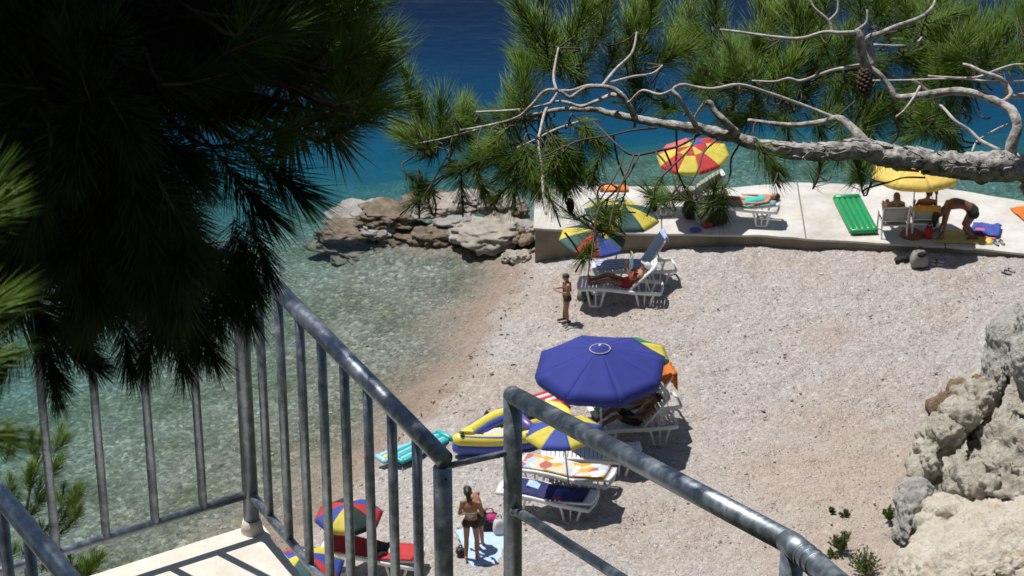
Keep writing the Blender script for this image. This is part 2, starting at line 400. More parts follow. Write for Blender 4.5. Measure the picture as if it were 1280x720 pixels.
def smooth_path(P, k=4):
    P = [Vector(p) for p in P]; R_ = []
    for i in range(len(P) - 1):
        p0 = P[max(i - 1, 0)]; p1 = P[i]; p2 = P[i + 1]; p3 = P[min(i + 2, len(P) - 1)]
        for j in range(k):
            t = j / k
            R_.append(.5 * ((2 * p1) + (p2 - p0) * t + (2 * p0 - 5 * p1 + 4 * p2 - p3) * t * t + (3 * p1 - p0 - 3 * p2 + p3) * t ** 3))
    R_.append(P[-1]); return R_
def fbm(p, sc_, oct_=5): return mnoise.fractal(Vector(p) * sc_, 0.9, 2.1, oct_)

# ================================================================== SETTING
def grid_obj(name, xs, ys, zfun, mat_, kind='structure'):
    X, Y = np.meshgrid(xs, ys); Z = zfun(X, Y); nx, ny = len(xs), len(ys)
    V = np.stack([X, Y, Z], -1).reshape(-1, 3)
    i = np.arange(ny - 1)[:, None] * nx + np.arange(nx - 1)[None]; i = i.ravel()
    Fq = np.stack([i, i + 1, i + nx + 1, i + nx], -1)
    me = bpy.data.meshes.new(name); me.from_pydata(V.tolist(), [], Fq.tolist()); me.materials.append(M(mat_))
    me.polygons.foreach_set('use_smooth', [True] * len(Fq)); me.update()
    o = bpy.data.objects.new(name, me); COL.objects.link(o); tag(o, kind=kind); return o
def span(a, b, c, d, fine, coarse_n):
    g = np.geomspace(1, 1 + (b - a), coarse_n)[1:] - 1; h = np.geomspace(1, 1 + (d - c), coarse_n)[1:] - 1
    return np.concatenate([(b - g)[::-1], np.arange(b, c, fine), c + h])
def beach_mesh():
    xs = span(-3000, -16, 16, 3000, .10, 20); ys = span(20, 33, 70, 4500, .10, 20)
    def zf(X, Y):
        Z = beach_arr(X, Y)
        rel = 0.035 * np.sin(X * 2.9 + 1.7 * np.sin(Y * 1.9)) * np.sin(Y * 2.3 + 1.1 * np.sin(X * 1.3))
        rng = np.random.default_rng(3).normal(0, .012, X.shape)
        hr = np.random.default_rng(21)
        for cx, cy, rr_, dp in zip(hr.uniform(-3, 12, 900), hr.uniform(36, 49.3, 900), hr.uniform(.12, .34, 900), hr.uniform(.015, .05, 900)):
            ix = np.where(np.abs(xs - cx) < rr_ * 2.2)[0]; iy = np.where(np.abs(ys - cy) < rr_ * 2.2)[0]
            if len(ix) and len(iy):
                sl_ = np.s_[iy[0]:iy[-1] + 1, ix[0]:ix[-1] + 1]; q = ((X[sl_] - cx) ** 2 + (Y[sl_] - cy) ** 2) / rr_ ** 2
                Z[sl_] -= dp * np.exp(-q) * (1 - .7 * q) * (wl_dist(X[sl_], Y[sl_]) > .2)
        near = (np.abs(X) < 17) & (Y > 32) & (Y < 71)
        return Z + np.where(near, rel * .6 + rng, 0)
    return grid_obj('beach', xs, ys, zf, 'pebbles')
beach_mesh()
def sea():
    mb = MB(); a, b, c, d = -3000, 3000, 24.0, 4400.0
    V = [(a, c, 0), (b, c, 0), (b, d, 0), (a, d, 0), (a, c, -30), (b, c, -30), (b, d, -30), (a, d, -30)]
    mb.add(V, [(0, 1, 2, 3), (7, 6, 5, 4), (0, 4, 5, 1), (1, 5, 6, 2), (2, 6, 7, 3), (3, 7, 4, 0)], 0, False)
    tag(mb.build('sea', 'water'), kind='structure')
sea()
def hillside():
    xs = span(-120, -14, 14, 120, .5, 10); ys = np.concatenate([np.geomspace(1, 80, 12)[::-1] * -1 - 5, np.arange(-6, 36, .5)])
    def zf(X, Y):
        zb = np.interp(Y, [-86, -20, -4, 1.5, 3.5, 6.5, 9.5, 12, 33, 36], [90, 42, 27.5, 23.3, 22.0, 19.2, 17.6, 15.0, 1.0, -1.0])
        Zc = np.maximum((Y) * math.cos(TH) + (CAMH - zb) * math.sin(TH), .5)
        rise = np.clip((X - .235 * Zc - .5) / 1.6, 0, 1) * np.clip((30 - Y) / 10, 0, 1) * np.clip((Y - 5) / 4, 0, 1)
        R_ = np.empty_like(X)
        for i in range(X.shape[0]):
            for j in range(X.shape[1]):
                R_[i, j] = fbm((X[i, j], Y[i, j], 0), .35, 5)
        amp = np.where((np.abs(X) < .3 * Zc + 1) & (Y > 1), .25, .9)
        return zb + rise * 4.0 + R_ * amp
    grid_obj('hillside', xs, ys, zf, 'hillside_rock')
hillside()
# loose stones on the beach: nobody could count them
def loose_stones():
    bm = bmesh.new(); bmesh.ops.create_icosphere(bm, subdivisions=1, radius=1)
    bv = np.array([v.co[:] for v in bm.verts]); bf = np.array([[v.index for v in f.verts] for f in bm.faces]); bm.free()
    rng = np.random.default_rng(11); N = 7000
    X = rng.uniform(-6, 12, N); Y = rng.uniform(36.5, 50, N)
    d = wl_dist(X, Y); ok = (d > -3.0) & (np.random.default_rng(5).random(N) < np.where(d > 0, 1, .6)); ok &= ~((Y > 48.2) & (X > .3))
    X, Y = X[ok], Y[ok]; n = len(X); Z = beach_arr(X, Y)
    s = np.exp(rng.normal(math.log(.014), .40, n)).clip(.008, .05)
    S = s[:, None] * rng.uniform(.6, 1.3, (n, 3)); S[:, 2] *= .7
    an = rng.uniform(0, 6.28, n); ca, sa = np.cos(an), np.sin(an)
    loc = bv[None] * S[:, None, :] * rng.uniform(.8, 1.2, (n, len(bv), 1))
    P = np.empty_like(loc)
    P[..., 0] = loc[..., 0] * ca[:, None] - loc[..., 1] * sa[:, None] + X[:, None]
    P[..., 1] = loc[..., 0] * sa[:, None] + loc[..., 1] * ca[:, None] + Y[:, None]
    P[..., 2] = loc[..., 2] + (Z + s * .02)[:, None]
    Fc = (bf[None] + (np.arange(n) * len(bv))[:, None, None]).reshape(-1, 3)
    me = bpy.data.meshes.new('loose_stones'); nv = n * len(bv); nf = len(Fc)
    me.vertices.add(nv); me.vertices.foreach_set('co', P.reshape(-1)); me.loops.add(nf * 3); me.loops.foreach_set('vertex_index', Fc.reshape(-1).astype(np.int32))
    me.polygons.add(nf); me.polygons.foreach_set('loop_start', (np.arange(nf) * 3).astype(np.int32)); me.polygons.foreach_set('loop_total', np.full(nf, 3, np.int32))
    me.update(calc_edges=True); me.materials.append(M('loose_stone'))
    o = bpy.data.objects.new('loose_stones', me); COL.objects.link(o)
    tag(o, 'small grey and tan loose stones strewn over the pebble beach', 'stones', kind='stuff')
def loose_mat():
    m, n, l = nmat('loose_stone'); g = n.new('ShaderNodeNewGeometry')
    c = ramp(n, l, g.outputs['Random Per Island'], [(0, (.28, .25, .23)), (.3, (.38, .345, .32)), (.65, (.44, .405, .38)), (.9, (.52, .485, .46)), (1, (.68, .66, .63))])
    out(n, l, principled(n, l, c, .85, 0, bump(n, l, noise(n, l, g.outputs['Position'], 60), .4, .01), .2).outputs[0])
loose_mat(); loose_stones()
def tide_debris():
    mb = MB(); r = random.Random(77); k = 0
    while k < 90:
        x = r.uniform(-6, 2.5); y = r.uniform(37.5, 50); d = float(wl_dist(np.array([x]), np.array([y]))[0])
        if not (.15 < d < 1.6) or r.random() > math.exp(-abs(d - .55) * 2.2): continue
        k += 1; s_ = r.uniform(.012, .035); a = r.uniform(0, 3.14); v = Vector((math.cos(a), math.sin(a), r.gauss(0, .1))); c = Vector((x, y, beach_z(x, y) + .012))
        mb.tube([c - v * s_ * 1.6, c + Vector((r.gauss(0, .01), r.gauss(0, .01), .008)), c + v * s_ * 1.6], [s_ * .35, s_ * .6, s_ * .25], 5)
    tag(mb.build('tide_debris', 'tide_weed'), 'dark dry weed and bits of wood strewn above the waterline', 'debris', kind='stuff')
plain('tide_weed', (.13, .095, .065), .9, .3, 9, .3)
tide_debris()

# pier
PZ = 1.10
def pier():
    near = [gr(x, y, PZ) for x, y in [(667, 285), (740, 289), (812, 292), (960, 294), (1020, 299), (1220, 310), (1280, 317)]] + [Vector((16, 47.2, PZ)), Vector((24, 44, PZ))]
    far = [gr(x, y, PZ) for x, y in [(669, 238), (727, 232), (805, 233), (905, 235), (987, 228), (1040, 229), (1175, 234), (1280, 251)]] + [Vector((16.5, 50.3, PZ)), Vector((25, 47.5, PZ))]
    root = empty('concrete_pier', (near[0].x, near[0].y, -1.0), 0, 'long pale concrete pier behind the pebble beach', 'pier'); off = root.location
    def refine(L):
        R_ = []
        for a, b in zip(L[:-1], L[1:]):
            k = max(1, int((b - a).length / .25))
            R_ += [a.lerp(b, i / k) for i in range(k)]
        return R_ + [L[-1]]
    ne = refine(near); fa = refine(far)
    for p in ne + fa:
        p.x += rnd.gauss(0, .008); p.y += rnd.gauss(0, .012)
    poly = ne + fa[::-1]; n = len(poly)
    cuts = [-99, 3.25, 6.35, 9.3, 12.2, 99]
    for a, b in zip(cuts[:-1], cuts[1:]):
        A_ = [p for p in ne if a <= p.x < b]; B_ = [p for p in fa if a <= p.x < b]
        def edge(L, x):
            for u, v in zip(L[:-1], L[1:]):
                if u.x <= x <= v.x and v.x > u.x: return u.lerp(v, (x - u.x) / (v.x - u.x))
        g_ = .012
        if a > -90: A_ = [edge(ne, a + g_)] + [p for p in A_ if p.x > a + .03]; B_ = [edge(fa, a + g_ + .1)] + [p for p in B_ if p.x > a + .14]
        if b < 90: A_ = [p for p in A_ if p.x < b - .03] + [edge(ne, b - g_)]; B_ = [p for p in B_ if p.x < b + .06] + [edge(fa, b - g_ + .1)]
        pl = A_ + B_[::-1]; m_ = len(pl); mb = MB(); top = [p - off for p in pl]; low = [Vector((p.x, p.y, 1.045)) - off for p in pl]
        mb.add(top + low, [tuple(range(m_))] + [(i, (i + 1) % m_, m_ + (i + 1) % m_, m_ + i) for i in range(m_)] + [tuple(reversed(range(m_, 2 * m_)))], 0, False)
        mb.build('deck_panel', 'concrete', root, bevel=.012)
    c = sum(poly, Vector()) / n
    mb = MB(); ins = []
    for i, p in enumerate(poly):
        q = poly[(i + 1) % n] - poly[i - 1]; nn = Vector((q.y, -q.x, 0)).normalized(); ins.append(p - nn * .035)
    t = [Vector((p.x, p.y, 1.043)) - off for p in ins]; bt = [Vector((p.x, p.y, -4)) - off for p in ins]
    mb.add(t + bt, [(i, (i + 1) % n, n + (i + 1) % n, n + i) for i in range(n)] + [tuple(range(n))], 0, False)
    mb.build('wall', 'sea_wall', root)
pier()

def boulder(name, c, r, mat_, seed, label=None, cat='rock', group=None, sub=4, rough=.35, flat=.0, jag=.0, parent=None, rz=0):
    bm = bmesh.new(); bmesh.ops.create_icosphere(bm, subdivisions=sub, radius=1)
    off = Vector((seed * 3.17, seed * 1.31, seed * .73))
    for v in bm.verts:
        p = v.co.copy(); q = p + off
        d = 1 + rough * mnoise.fractal(q * .9, 1.0, 2.0, 3) + rough * .35 * mnoise.fractal(q * 3.2, 1, 2.1, 4)
        vd = mnoise.voronoi(q * 1.3)[0]; d += rough * .8 * (vd[1] - vd[0] - .3)
        if jag: d += jag * mnoise.ridged_multi_fractal(q * 2.0, 1, 2.2, 5, 1, 2) * .25
        v.co = p * d
        if flat and v.co.z > 1 - flat: v.co.z = 1 - flat + (v.co.z - 1 + flat) * .3
        v.co = Vector((v.co.x * r[0], v.co.y * r[1], v.co.z * r[2]))
    me = bpy.data.meshes.new(name); bm.to_mesh(me); bm.free(); me.materials.append(M(mat_))
    me.polygons.foreach_set('use_smooth', [True] * len(me.polygons))
    o = bpy.data.objects.new(name, me); COL.objects.link(o); o.location = c; o.rotation_euler = (0, 0, rz)
    if parent: o.parent = parent
    if label: tag(o, label, cat, group)
    return o
ROCKS = [ # px, py, wpx, hpx, base z, material, label
 (455, 262, 66, 30, -.05, 'boulder_grey', 'rounded grey boulder half under water at the far left of the rocks'),
 (482, 262, 66, 27, .30, 'boulder_brown', 'jagged brown boulder with dark overhang near the water end of the rocks'),
 (541, 252, 50, 24, .45, 'boulder_pale', 'pale flat topped boulder right of the jagged brown one'),
 (530, 240, 40, 14, .2, 'boulder_brown', 'brown boulder at the seaward back of the rock pile'),
 (583, 243, 54, 24, .40, 'boulder_pale', 'pale boulder behind the grey wedge shaped rock'),
 (627, 250, 46, 26, .45, 'boulder_pale', 'pale boulder behind the biggest rock close to the pier'),
 (612, 284, 76, 36, .25, 'boulder_pale', 'biggest pale boulder with dark undercut beside the pier corner'),
 (541, 288, 48, 34, .10, 'boulder_brown', 'rounded brown boulder in the middle of the shore rocks'),
 (570, 272, 46, 30, .25, 'boulder_grey', 'grey wedge shaped boulder left of the biggest pale one'),
 (472, 281, 32, 18, .10, 'boulder_grey', 'small grey boulder below the jagged brown rock'),
 (434, 281, 60, 24, -.05, 'boulder_brown', 'low wet brown boulder nearest the open water'),
 (510, 285, 62, 26, -.02, 'boulder_brown', 'low wet brown boulder left of the rounded brown one'),
 (647, 256, 26, 22, .40, 'boulder_brown', 'small brown rock against the far end of the pier'),
 (660, 276, 20, 18, .40, 'boulder_grey', 'small grey rock touching the pier end'),
 (640, 314, 22, 12, .18, 'boulder_pale', 'small pale stone lying on the gravel in front of the biggest rock'),
 (655, 312, 14, 10, .25, 'boulder_pale', 'small pale block at the foot of the pier corner'),
 (450, 299, 90, 16, -.35, 'boulder_brown', 'long dark sunken rock under the water before the boulders'),
 (505, 298, 60, 12, -.22, 'boulder_brown', 'short dark sunken rock beside the rounded brown boulder'),
]
for i, (x, y, wp, hp, z, m_, lb) in enumerate(ROCKS):
    p = gr(x, y, z + .1); D = (p - _C).dot(_F); k = D / FPX
    rx = wp * k / 2; rz_ = max(.14, hp * k / 2 * .85)
    boulder('shore_rock', (p.x, p.y + .05, z - .08), (rx * 1.04, max(rx * .85, .2), rz_ * .84), m_, i + 1, lb, 'rock', 'rocks at the pier end', rough=.45, flat=.25, jag=.9, sub=5, rz=rnd.uniform(-.4, .4))
bpy.data.objects  # rubble between the big rock and the pier
for i in range(16):
    x = rnd.uniform(643, 664); y = rnd.uniform(287, 306); p = gr(x, y, .32 + (306 - y) * .008)
    boulder('rubble_stone', p, [rnd.uniform(.06, .11) for _ in range(3)], 'rubble_stone', 40 + i, 'small brown rubble stone between the biggest rock and the pier corner', 'stone', 'rubble stones at the pier corner', sub=2, rough=.3)

# right-hand crag beside the path
def crag(name, blobs, mat_, label, vox, disp, seed, cat='rock', group=None):
    """blobs: (px, py, D, rx px, ry px, depth m)"""
    mb = MB(); cs = []
    for (x, y, D, rx, ry, dz) in blobs:
        c = at(x, y, D); k = D / FPX; cs.append(c)
        rot = Matrix((( _R.x, _F.x, _U.x), (_R.y, _F.y, _U.y), (_R.z, _F.z, _U.z)))
        mb.ell(c - cs[0], (rx * k, dz, ry * k), rot, 16, 12)
    me = mb.mesh(name + '_raw', []); o = bpy.data.objects.new(name, me); COL.objects.link(o)
    md = o.modifiers.new('r', 'REMESH'); md.mode = 'VOXEL'; md.voxel_size = vox
    dg = bpy.context.evaluated_depsgraph_get(); em = bpy.data.meshes.new_from_object(o.evaluated_get(dg))
    o.modifiers.clear(); o.data = em
    em.materials.clear(); em.materials.append(M(mat_))
    n = len(em.vertices); co = np.empty(n * 3); no = np.empty(n * 3)
    em.vertices.foreach_get('co', co); em.vertex_normals.foreach_get('vector', no); co = co.reshape(-1, 3); no = no.reshape(-1, 3)
    sd = Vector((seed * 2.3, seed * 5.1, seed)); new = co.copy()
    for i in range(n):
        p = Vector(co[i]) + sd
        w_ = Vector((mnoise.noise(p * 3.1), mnoise.noise(p * 3.1 + Vector((7, 0, 0))), mnoise.noise(p * 3.1 + Vector((0, 9, 0))))) * .22
        q1 = p + w_; vd = mnoise.voronoi(q1 * 4.0)[0]; st = q1.z * 5 + q1.x * 2.2
        d = disp[0] * 1.6 * mnoise.fractal(p * 2.0, 1, 2.1, 3) + disp[1] * 1.5 * (.45 - vd[0]) + disp[1] * .5 * (abs(st - round(st)) - .25)
        d += disp[2] * (mnoise.ridged_multi_fractal(q1 * 5.5, .9, 2.1, 4, 1.0, 2.0) - 1.0) * .55 + disp[3] * 1.3 * mnoise.fractal(p * 34, .7, 2, 4) - disp[2] * 1.1 * max(0, mnoise.noise(q1 * 9.0) - .22)
        new[i] += no[i] * d
    em.vertices.foreach_set('co', new.reshape(-1)); em.polygons.foreach_set('use_smooth', [True] * len(em.polygons)); em.update()
    o.location = cs[0]; tag(o, label, cat, group); return o
RD = 14.5
DSP = (.05, .09, .075, .022)
# broken ridge left of a dark gap, shaped to stand for a cast shadow
crag('rock_ridge', [(1222, 500, RD + .35, 26, 26, .30), (1198, 520, RD + .25, 26, 22, .28), (1178, 545, RD + .15, 26, 26, .26), (1160, 580, RD + .05, 20, 26, .24), (1160, 552, RD + .2, 18, 24, .22)],
     'limestone', 'broken pale limestone ridge left of the dark cleft in the crag', .011, (.03, .06, .045, .015), 4)
crag('rock_crag', [(1272, 562, RD + .1, 56, 44, .60), (1244, 582, RD - .05, 40, 34, .5), (1224, 604, RD - .15, 34, 24, .45), (1302, 520, RD + .3, 48, 50, .7), (1310, 610, RD + .0, 100, 44, .7), (1260, 612, RD - .2, 56, 24, .5), (1214, 598, RD + .0, 20, 20, .4), (1290, 580, RD - .2, 40, 22, .4)],
     'limestone', 'knobbly pitted limestone crag in front of the pebble beach', .012, DSP, 3)
crag('shadow_gap_rock', [(1235, 570, RD + 1.5, 60, 110, .45), (1290, 540, RD + 1.6, 60, 120, .5), (1176, 624, RD + .9, 30, 60, .35)], 'limestone', 'shaded rock deep inside the cleft of the crag', .03, (.05, .05, .03, .01), 14)
crag('boulder', [(1296, 455, RD + .25, 42, 56, .45), (1310, 420, RD + .3, 46, 50, .5)], 'limestone_grey', 'smooth grey boulder at the right edge above the knobbly crag', .012, (.03, .035, .03, .012), 5)
crag('boulder', [(1243, 470, RD + .5, 16, 36, .26), (1252, 432, RD + .55, 18, 34, .26), (1268, 408, RD + .6, 18, 22, .26)], 'limestone_grey', 'narrow pale boulder left of the dark cleft at the right edge', .011, (.02, .035, .025, .008), 6)
crag('rock_slab', [(1226, 482, RD + .45, 14, 6, .14), (1212, 490, RD + .4, 13, 6, .14), (1198, 499, RD + .35, 12, 6, .12), (1182, 511, RD + .3, 11, 5, .12)], 'rust_rock', 'crumbly rust brown rock along the top of the crag', .008, (.05, .09, .07, .02), 8)
crag('boulder', [(1134, 650, RD - .25, 17, 38, .22), (1142, 620, RD - .15, 20, 24, .22), (1130, 668, RD - .3, 13, 22, .2)], 'limestone_grey', 'upright pale boulder at the lower left foot of the crag', .011, (.02, .03, .03, .010), 9)
crag('boulder', [(1186, 636, RD - .45, 36, 20, .28), (1170, 652, RD - .5, 24, 16, .22)], 'ledge_stone', 'rounded cream boulder lying between the crag and the ledge', .011, (.02, .02, .025, .008), 10)
crag('rock_ledge', [(1215, 700, RD - 1.1, 84, 44, .7), (1290, 690, RD - 1.0, 110, 66, .8), (1170, 740, RD - 1.2, 60, 62, .6), (1300, 800, RD - 1.2, 170, 140, .9), (1250, 660, RD - .9, 60, 26, .5)], 'ledge_stone', 'broad smooth cream stone ledge at the bottom right corner', .013, (.045, .03, .030, .014), 12)

# ================================================================== landing, stairs and railings
P1 = at(296, 309, 9.2); P2 = at(553, 572, 7.95); P3 = at(641, 494, 8.0); P4 = at(987, 678, 6.3)
LZ = P1.z - 1.215
da = (P2 - P1); da.z = 0; da.normalize(); db = Vector((-.848, -.530, 0))
def landing():
    K = Vector((P1.x, P1.y, LZ)) - da * .05 - db * .05
    poly = [K + db * 2.6, K + db * 1.9, K + db * 1.2, K + db * .6, K, K + da * .5, K + da * 1.0, K + da * 1.7, K + da * 2.6, K + da * 2.6 + db * 1.5, K + da * 2.6 + db * 2.6]
    fine = []
    for a, b in zip(poly, poly[1:] + poly[:1]):
        k = max(1, int((b - a).length / .03)); fine += [a.lerp(b, i / k) for i in range(k)]
    for i, p in enumerate(fine):
        e = .011 * mnoise.fractal(p * 9, 1, 2, 3) + .007 * mnoise.noise(p * 45); fine[i] = p + Vector((e, e * .8, 0))
    n = len(fine); org = K.copy()
    mb = MB(); mb.add([p - org for p in fine] + [p - org - Vector((0, 0, .22)) for p in fine], [tuple(range(n))] + [(i, (i + 1) % n, n + (i + 1) % n, n + i) for i in range(n)] + [tuple(reversed(range(n, 2 * n)))], 0, False)
    o = mb.build('landing_slab', 'landing_concrete', None, org, bevel=.008); tag(o, 'cream concrete landing slab striped by railing shadows at the lower left', 'slab')
    # buttress under it, and the flight of steps rising towards the path
    mb = MB(); mb.box(K + (da + db) * 1.4 - Vector((0, 0, 1.7)) - org, (2.0, 2.0, 2.9), Matrix.Rotation(math.atan2(da.y, da.x), 3, 'Z'))
    b = mb.build('buttress', 'landing_concrete', o)
    s = (P4 - P3); hs = Vector((s.x, s.y, 0)); L = hs.length; hs.normalize(); side = Vector((hs.y, -hs.x, 0))
    r = empty('stone_steps', (P3.x, P3.y, LZ), 0, 'concrete steps climbing from the landing', 'steps')
    for i in range(9):
        c = hs * (.15 + .3 * i) + Vector((0, 0, -.55 + .15 * i)) + side * (.75)
        mb = MB(); mb.box(c - Vector((0, 0, .25)), (.31, 1.3, .55), Matrix.Rotation(math.atan2(hs.y, hs.x), 3, 'Z')); mb.build('step', 'landing_concrete', r, bevel=.01)
landing()
RR = .0302; BR = .0168
def railing_A():
    root = empty('handrail', (P1.x, P1.y, LZ), 0, 'galvanised pipe railing with upright bars at the corner of the landing, left of the gap', 'railing'); o = root.location
    def t(name, path, r, seg=20, parent=root): 
        mb = MB(); mb.tube([Vector(p) - o for p in path], r, seg); return mb.build(name, 'galvanised', parent)
    up = Vector((0, 0, 1))
    t('post', [P1 - up * 1.215, P1 - up * .5, P1 - up * .01], RR)
    mb = MB(); mb.tube([Vector((0, 0, -.0)), Vector((0, 0, .03)), Vector((0, 0, .055))], [RR + .014, RR + .010, RR + .003], 16); mb.build('post_collar', 'landing_concrete', root)
    t('top_rail', [P1 - da * .03, P1.lerp(P2, .5), P2 + da * .012], RR, 24)
    pe = t('post', [P2 - up * 1.6, P2 - up * .5, P2 - up * .035], RR)
    # bolt hole of the end post
    c = P2 - o + da * (-.0) - up * .055; v = (_C - P2); v.z = 0; v.normalize()
    sd = Vector((da.x, da.y, 0)); mb = MB(); mb.caps(c + sd * (RR * .72) + v * (RR * .66), c + sd * (RR * .80) + v * (RR * .74), .0045, .0045, 8); mb.build('bolt_hole', 'black_rubber', root)
    t('bottom_rail', [P1 - up * 1.045 + da * .02, P2 - up * 1.045], BR * 1.05, 14)
    L = (P2 - P1).length
    n = 9
    for i in range(1, n):
        q = P1 + (P2 - P1) * (i / n); t('baluster', [q - up * 1.045, q - up * .015], BR, 14)
    # the side running to the left
    E = P1 + db * 2.2
    t('top_rail', [P1, P1.lerp(E, .5), E], RR, 20); t('bottom_rail', [P1 - up * 1.045, E - up * 1.045], BR * 1.05, 14)
    for k in range(1, 11):
        q = P1 + db * (.198 * k); t('baluster', [q - up * 1.045, q - up * .015], BR, 14)
    t('post', [E - up * 1.215, E - up * .01], RR)
railing_A()
def railing_B():
    root = empty('handrail', (P3.x, P3.y, LZ), 0, 'galvanised handrail sloping down to the lower right with a middle bar', 'railing'); o = root.location
    def t(name, path, r, seg=20, mat_='galvanised'):
        mb = MB(); mb.tube([Vector(p) - o for p in path], r, seg); return mb.build(name, mat_, root)
    up = Vector((0, 0, 1)); d = (P4 - P3).normalized()
    t('post', [P3 - up * 1.5, P3 - up * .5, P3 - up * .004], RR)
    # mitred corner: rounded end
    mb = MB(); mb.ell(P3 - o, (RR * 1.0, RR * 1.0, RR * 1.0), None, 20, 12); mb.build('elbow', 'galvanised', root)
    t('top_rail', [P3, P3.lerp(P4, .5), P4], RR, 24)
    P5 = at(1075, 752, 5.9); e = (P5 - P4).normalized()
    t('joint_sleeve', [P4 - d * .012, P4 + (d + e) * .01, P4 + e * .10], [RR * 1.01, RR * 1.05, RR * 1.05], 24)
    t('top_rail', [P4 + e * .09, P5, P5 + e * .8], RR, 24)
    for k in (.10, .135, .17): t('weld_ring', [P4 + e * k, P4 + e * (k + .006)], RR * 1.10, 24)
    t('post', [P4 - up * 1.3 + e * .02, P4 - up * .01 + e * .02], RR)
    t('middle_rail', [P3 - up * .42 + d * .02, P4 - up * .42], BR, 16)
    mb = MB(); mb.tube([P3 - up * .42 + d * .022 - o, P3 - up * .42 + d * .034 - o], BR * 1.35, 14); mb.build('weld_ring', 'galvanised', root)
    # short flat bar closing the gap between the two railings
    a = P2 - up * .035 ; b = P3 - up * .205
    mb = MB(); r = (b - a); mb.tube([a - o + r * .04, b - o], .011, 10); mb.build('link_bar', 'galvanised', root)
railing_B()
def railing_C():
    a = at(-60, 545, 7.6); b = at(110, 752, 6.9)
    root = empty('handrail', (b.x, b.y, b.z - 1.1), 0, 'dark blue shaded handrail in the bottom left corner', 'railing'); o = root.location; up = Vector((0, 0, 1))
    d = (b - a)
    def t(name, path, r, seg=18):
        mb = MB(); mb.tube([Vector(p) - o for p in path], r, seg); return mb.build(name, 'galvanised', root)
    t('top_rail', [a - d * 1.2, a, b, b + d * 1.0], RR * 1.02)
    for k in (.38, .58, .78, .98, 1.2): q = a + d * k; t('baluster', [q - up * .95, q - up * .01], BR)
    q = a + d * 1.35; t('post', [q - up * 1.15, q], RR)
railing_C()

# ================================================================== PINES
def shoot_arrays(seed, n=170, L=.10, nl=(.065, .095), nr=.00075, seg2=True, amin=18, amax=62):
    r = random.Random(seed); V = []; Fc = []
    for i in range(n):
        t = r.random() ** .7; b = Vector((0, 0, t * L)); az = r.uniform(0, 2 * math.pi)
        an = math.radians(amax + (amin - amax) * t + r.gauss(0, 9)); ln = r.uniform(*nl)
        dr = Vector((math.sin(an) * math.cos(az), math.sin(an) * math.sin(az), math.cos(an)))
        bend = Vector((r.gauss(0, .10), r.gauss(0, .10), .16))
        m = b + dr * ln * .5 + bend * ln * .12; e = b + (dr + bend * .5).normalized() * ln
        u = dr.orthogonal().normalized(); v = dr.cross(u); k = len(V)
        ring = [(math.cos(a), math.sin(a)) for a in (0, 2.094, 4.189)]
        for c, q in ((b, nr), (m, nr * .95)):
            for x, y in ring: V.append(c + (u * x + v * y) * q)
        V.append(e)
        for j in range(3):
            j2 = (j + 1) % 3; Fc += [(k + j, k + j2, k + 3 + j2), (k + j, k + 3 + j2, k + 3 + j), (k + 3 + j, k + 3 + j2, k + 6)]
    return np.array([p[:] for p in V]), np.array(Fc)
def raw_mesh(name, V, Fc, mats, mi=None):
    me = bpy.data.meshes.new(name); nv, nf = len(V), len(Fc)
    me.vertices.add(nv); me.vertices.foreach_set('co', np.ascontiguousarray(V, dtype=np.float32).reshape(-1)); me.loops.add(nf * 3)
    me.loops.foreach_set('vertex_index', Fc.reshape(-1).astype(np.int32)); me.polygons.add(nf)
    me.polygons.foreach_set('loop_start', (np.arange(nf) * 3).astype(np.int32)); me.polygons.foreach_set('loop_total', np.full(nf, 3, np.int32))
    for m in mats: me.materials.append(M(m))
    me.polygons.foreach_set('use_smooth', [True] * nf); me.update(calc_edges=True); return me
SH = {}
def shoot(kind, i):
    key = (kind, i)
    if key not in SH:
        p = dict(needles=dict(n=135, L=.095, nl=(.060, .090), nr=.00068), needles_dark=dict(n=230, L=.13, nl=(.075, .105), nr=.0008), needles_young=dict(n=120, L=.09, nl=(.06, .09)), near=dict(n=130, L=.10, nl=(.075, .10), nr=.0008, amin=10, amax=45))[kind]
        V, Fc = shoot_arrays(100 + i + len(kind) * 17, **p)
        SH[key] = raw_mesh('needle_tuft', V, Fc, ['needles_young' if kind == 'near' else kind])
    return SH[key]
def tuft(parent, base, d, kind, scale=1.0, mat_=None):
    o = bpy.data.objects.new('needle_tuft', shoot(kind, rnd.randrange(6))); COL.objects.link(o); o.parent = parent
    o.location = base - parent.location; q = d.normalized().to_track_quat('Z', 'Y') @ Matrix.Rotation(rnd.uniform(0, 6.28), 4, 'Z').to_quaternion()
    o.rotation_mode = 'QUATERNION'; o.rotation_quaternion = q; o.scale = (scale,) * 3; return o
def merged_tufts(name, parent, items, kind, mat_, n=110, nr=.0010):
    Vs = []; Fs = []; b = 0; vr = [shoot_arrays(500 + i, n=n, L=.13, nl=(.075, .105), nr=nr) for i in range(4)]
    for base, d, s in items:
        V, Fc = vr[rnd.randrange(4)]
        R3 = np.array((d.normalized().to_track_quat('Z', 'Y') @ Matrix.Rotation(rnd.uniform(0, 6.28), 4, 'Z').to_quaternion()).to_matrix())
        Vs.append(V @ R3.T * s + np.array((base - parent.location)[:])); Fs.append(Fc + b); b += len(V)
    me = raw_mesh(name, np.concatenate(Vs), np.concatenate(Fs), [mat_]); o = bpy.data.objects.new(name, me); COL.objects.link(o); o.parent = parent; tag(o, kind='stuff'); return o
def pdir(dx, dy, dz=0): return (_R * dx + _U * dy + _F * dz).normalized()
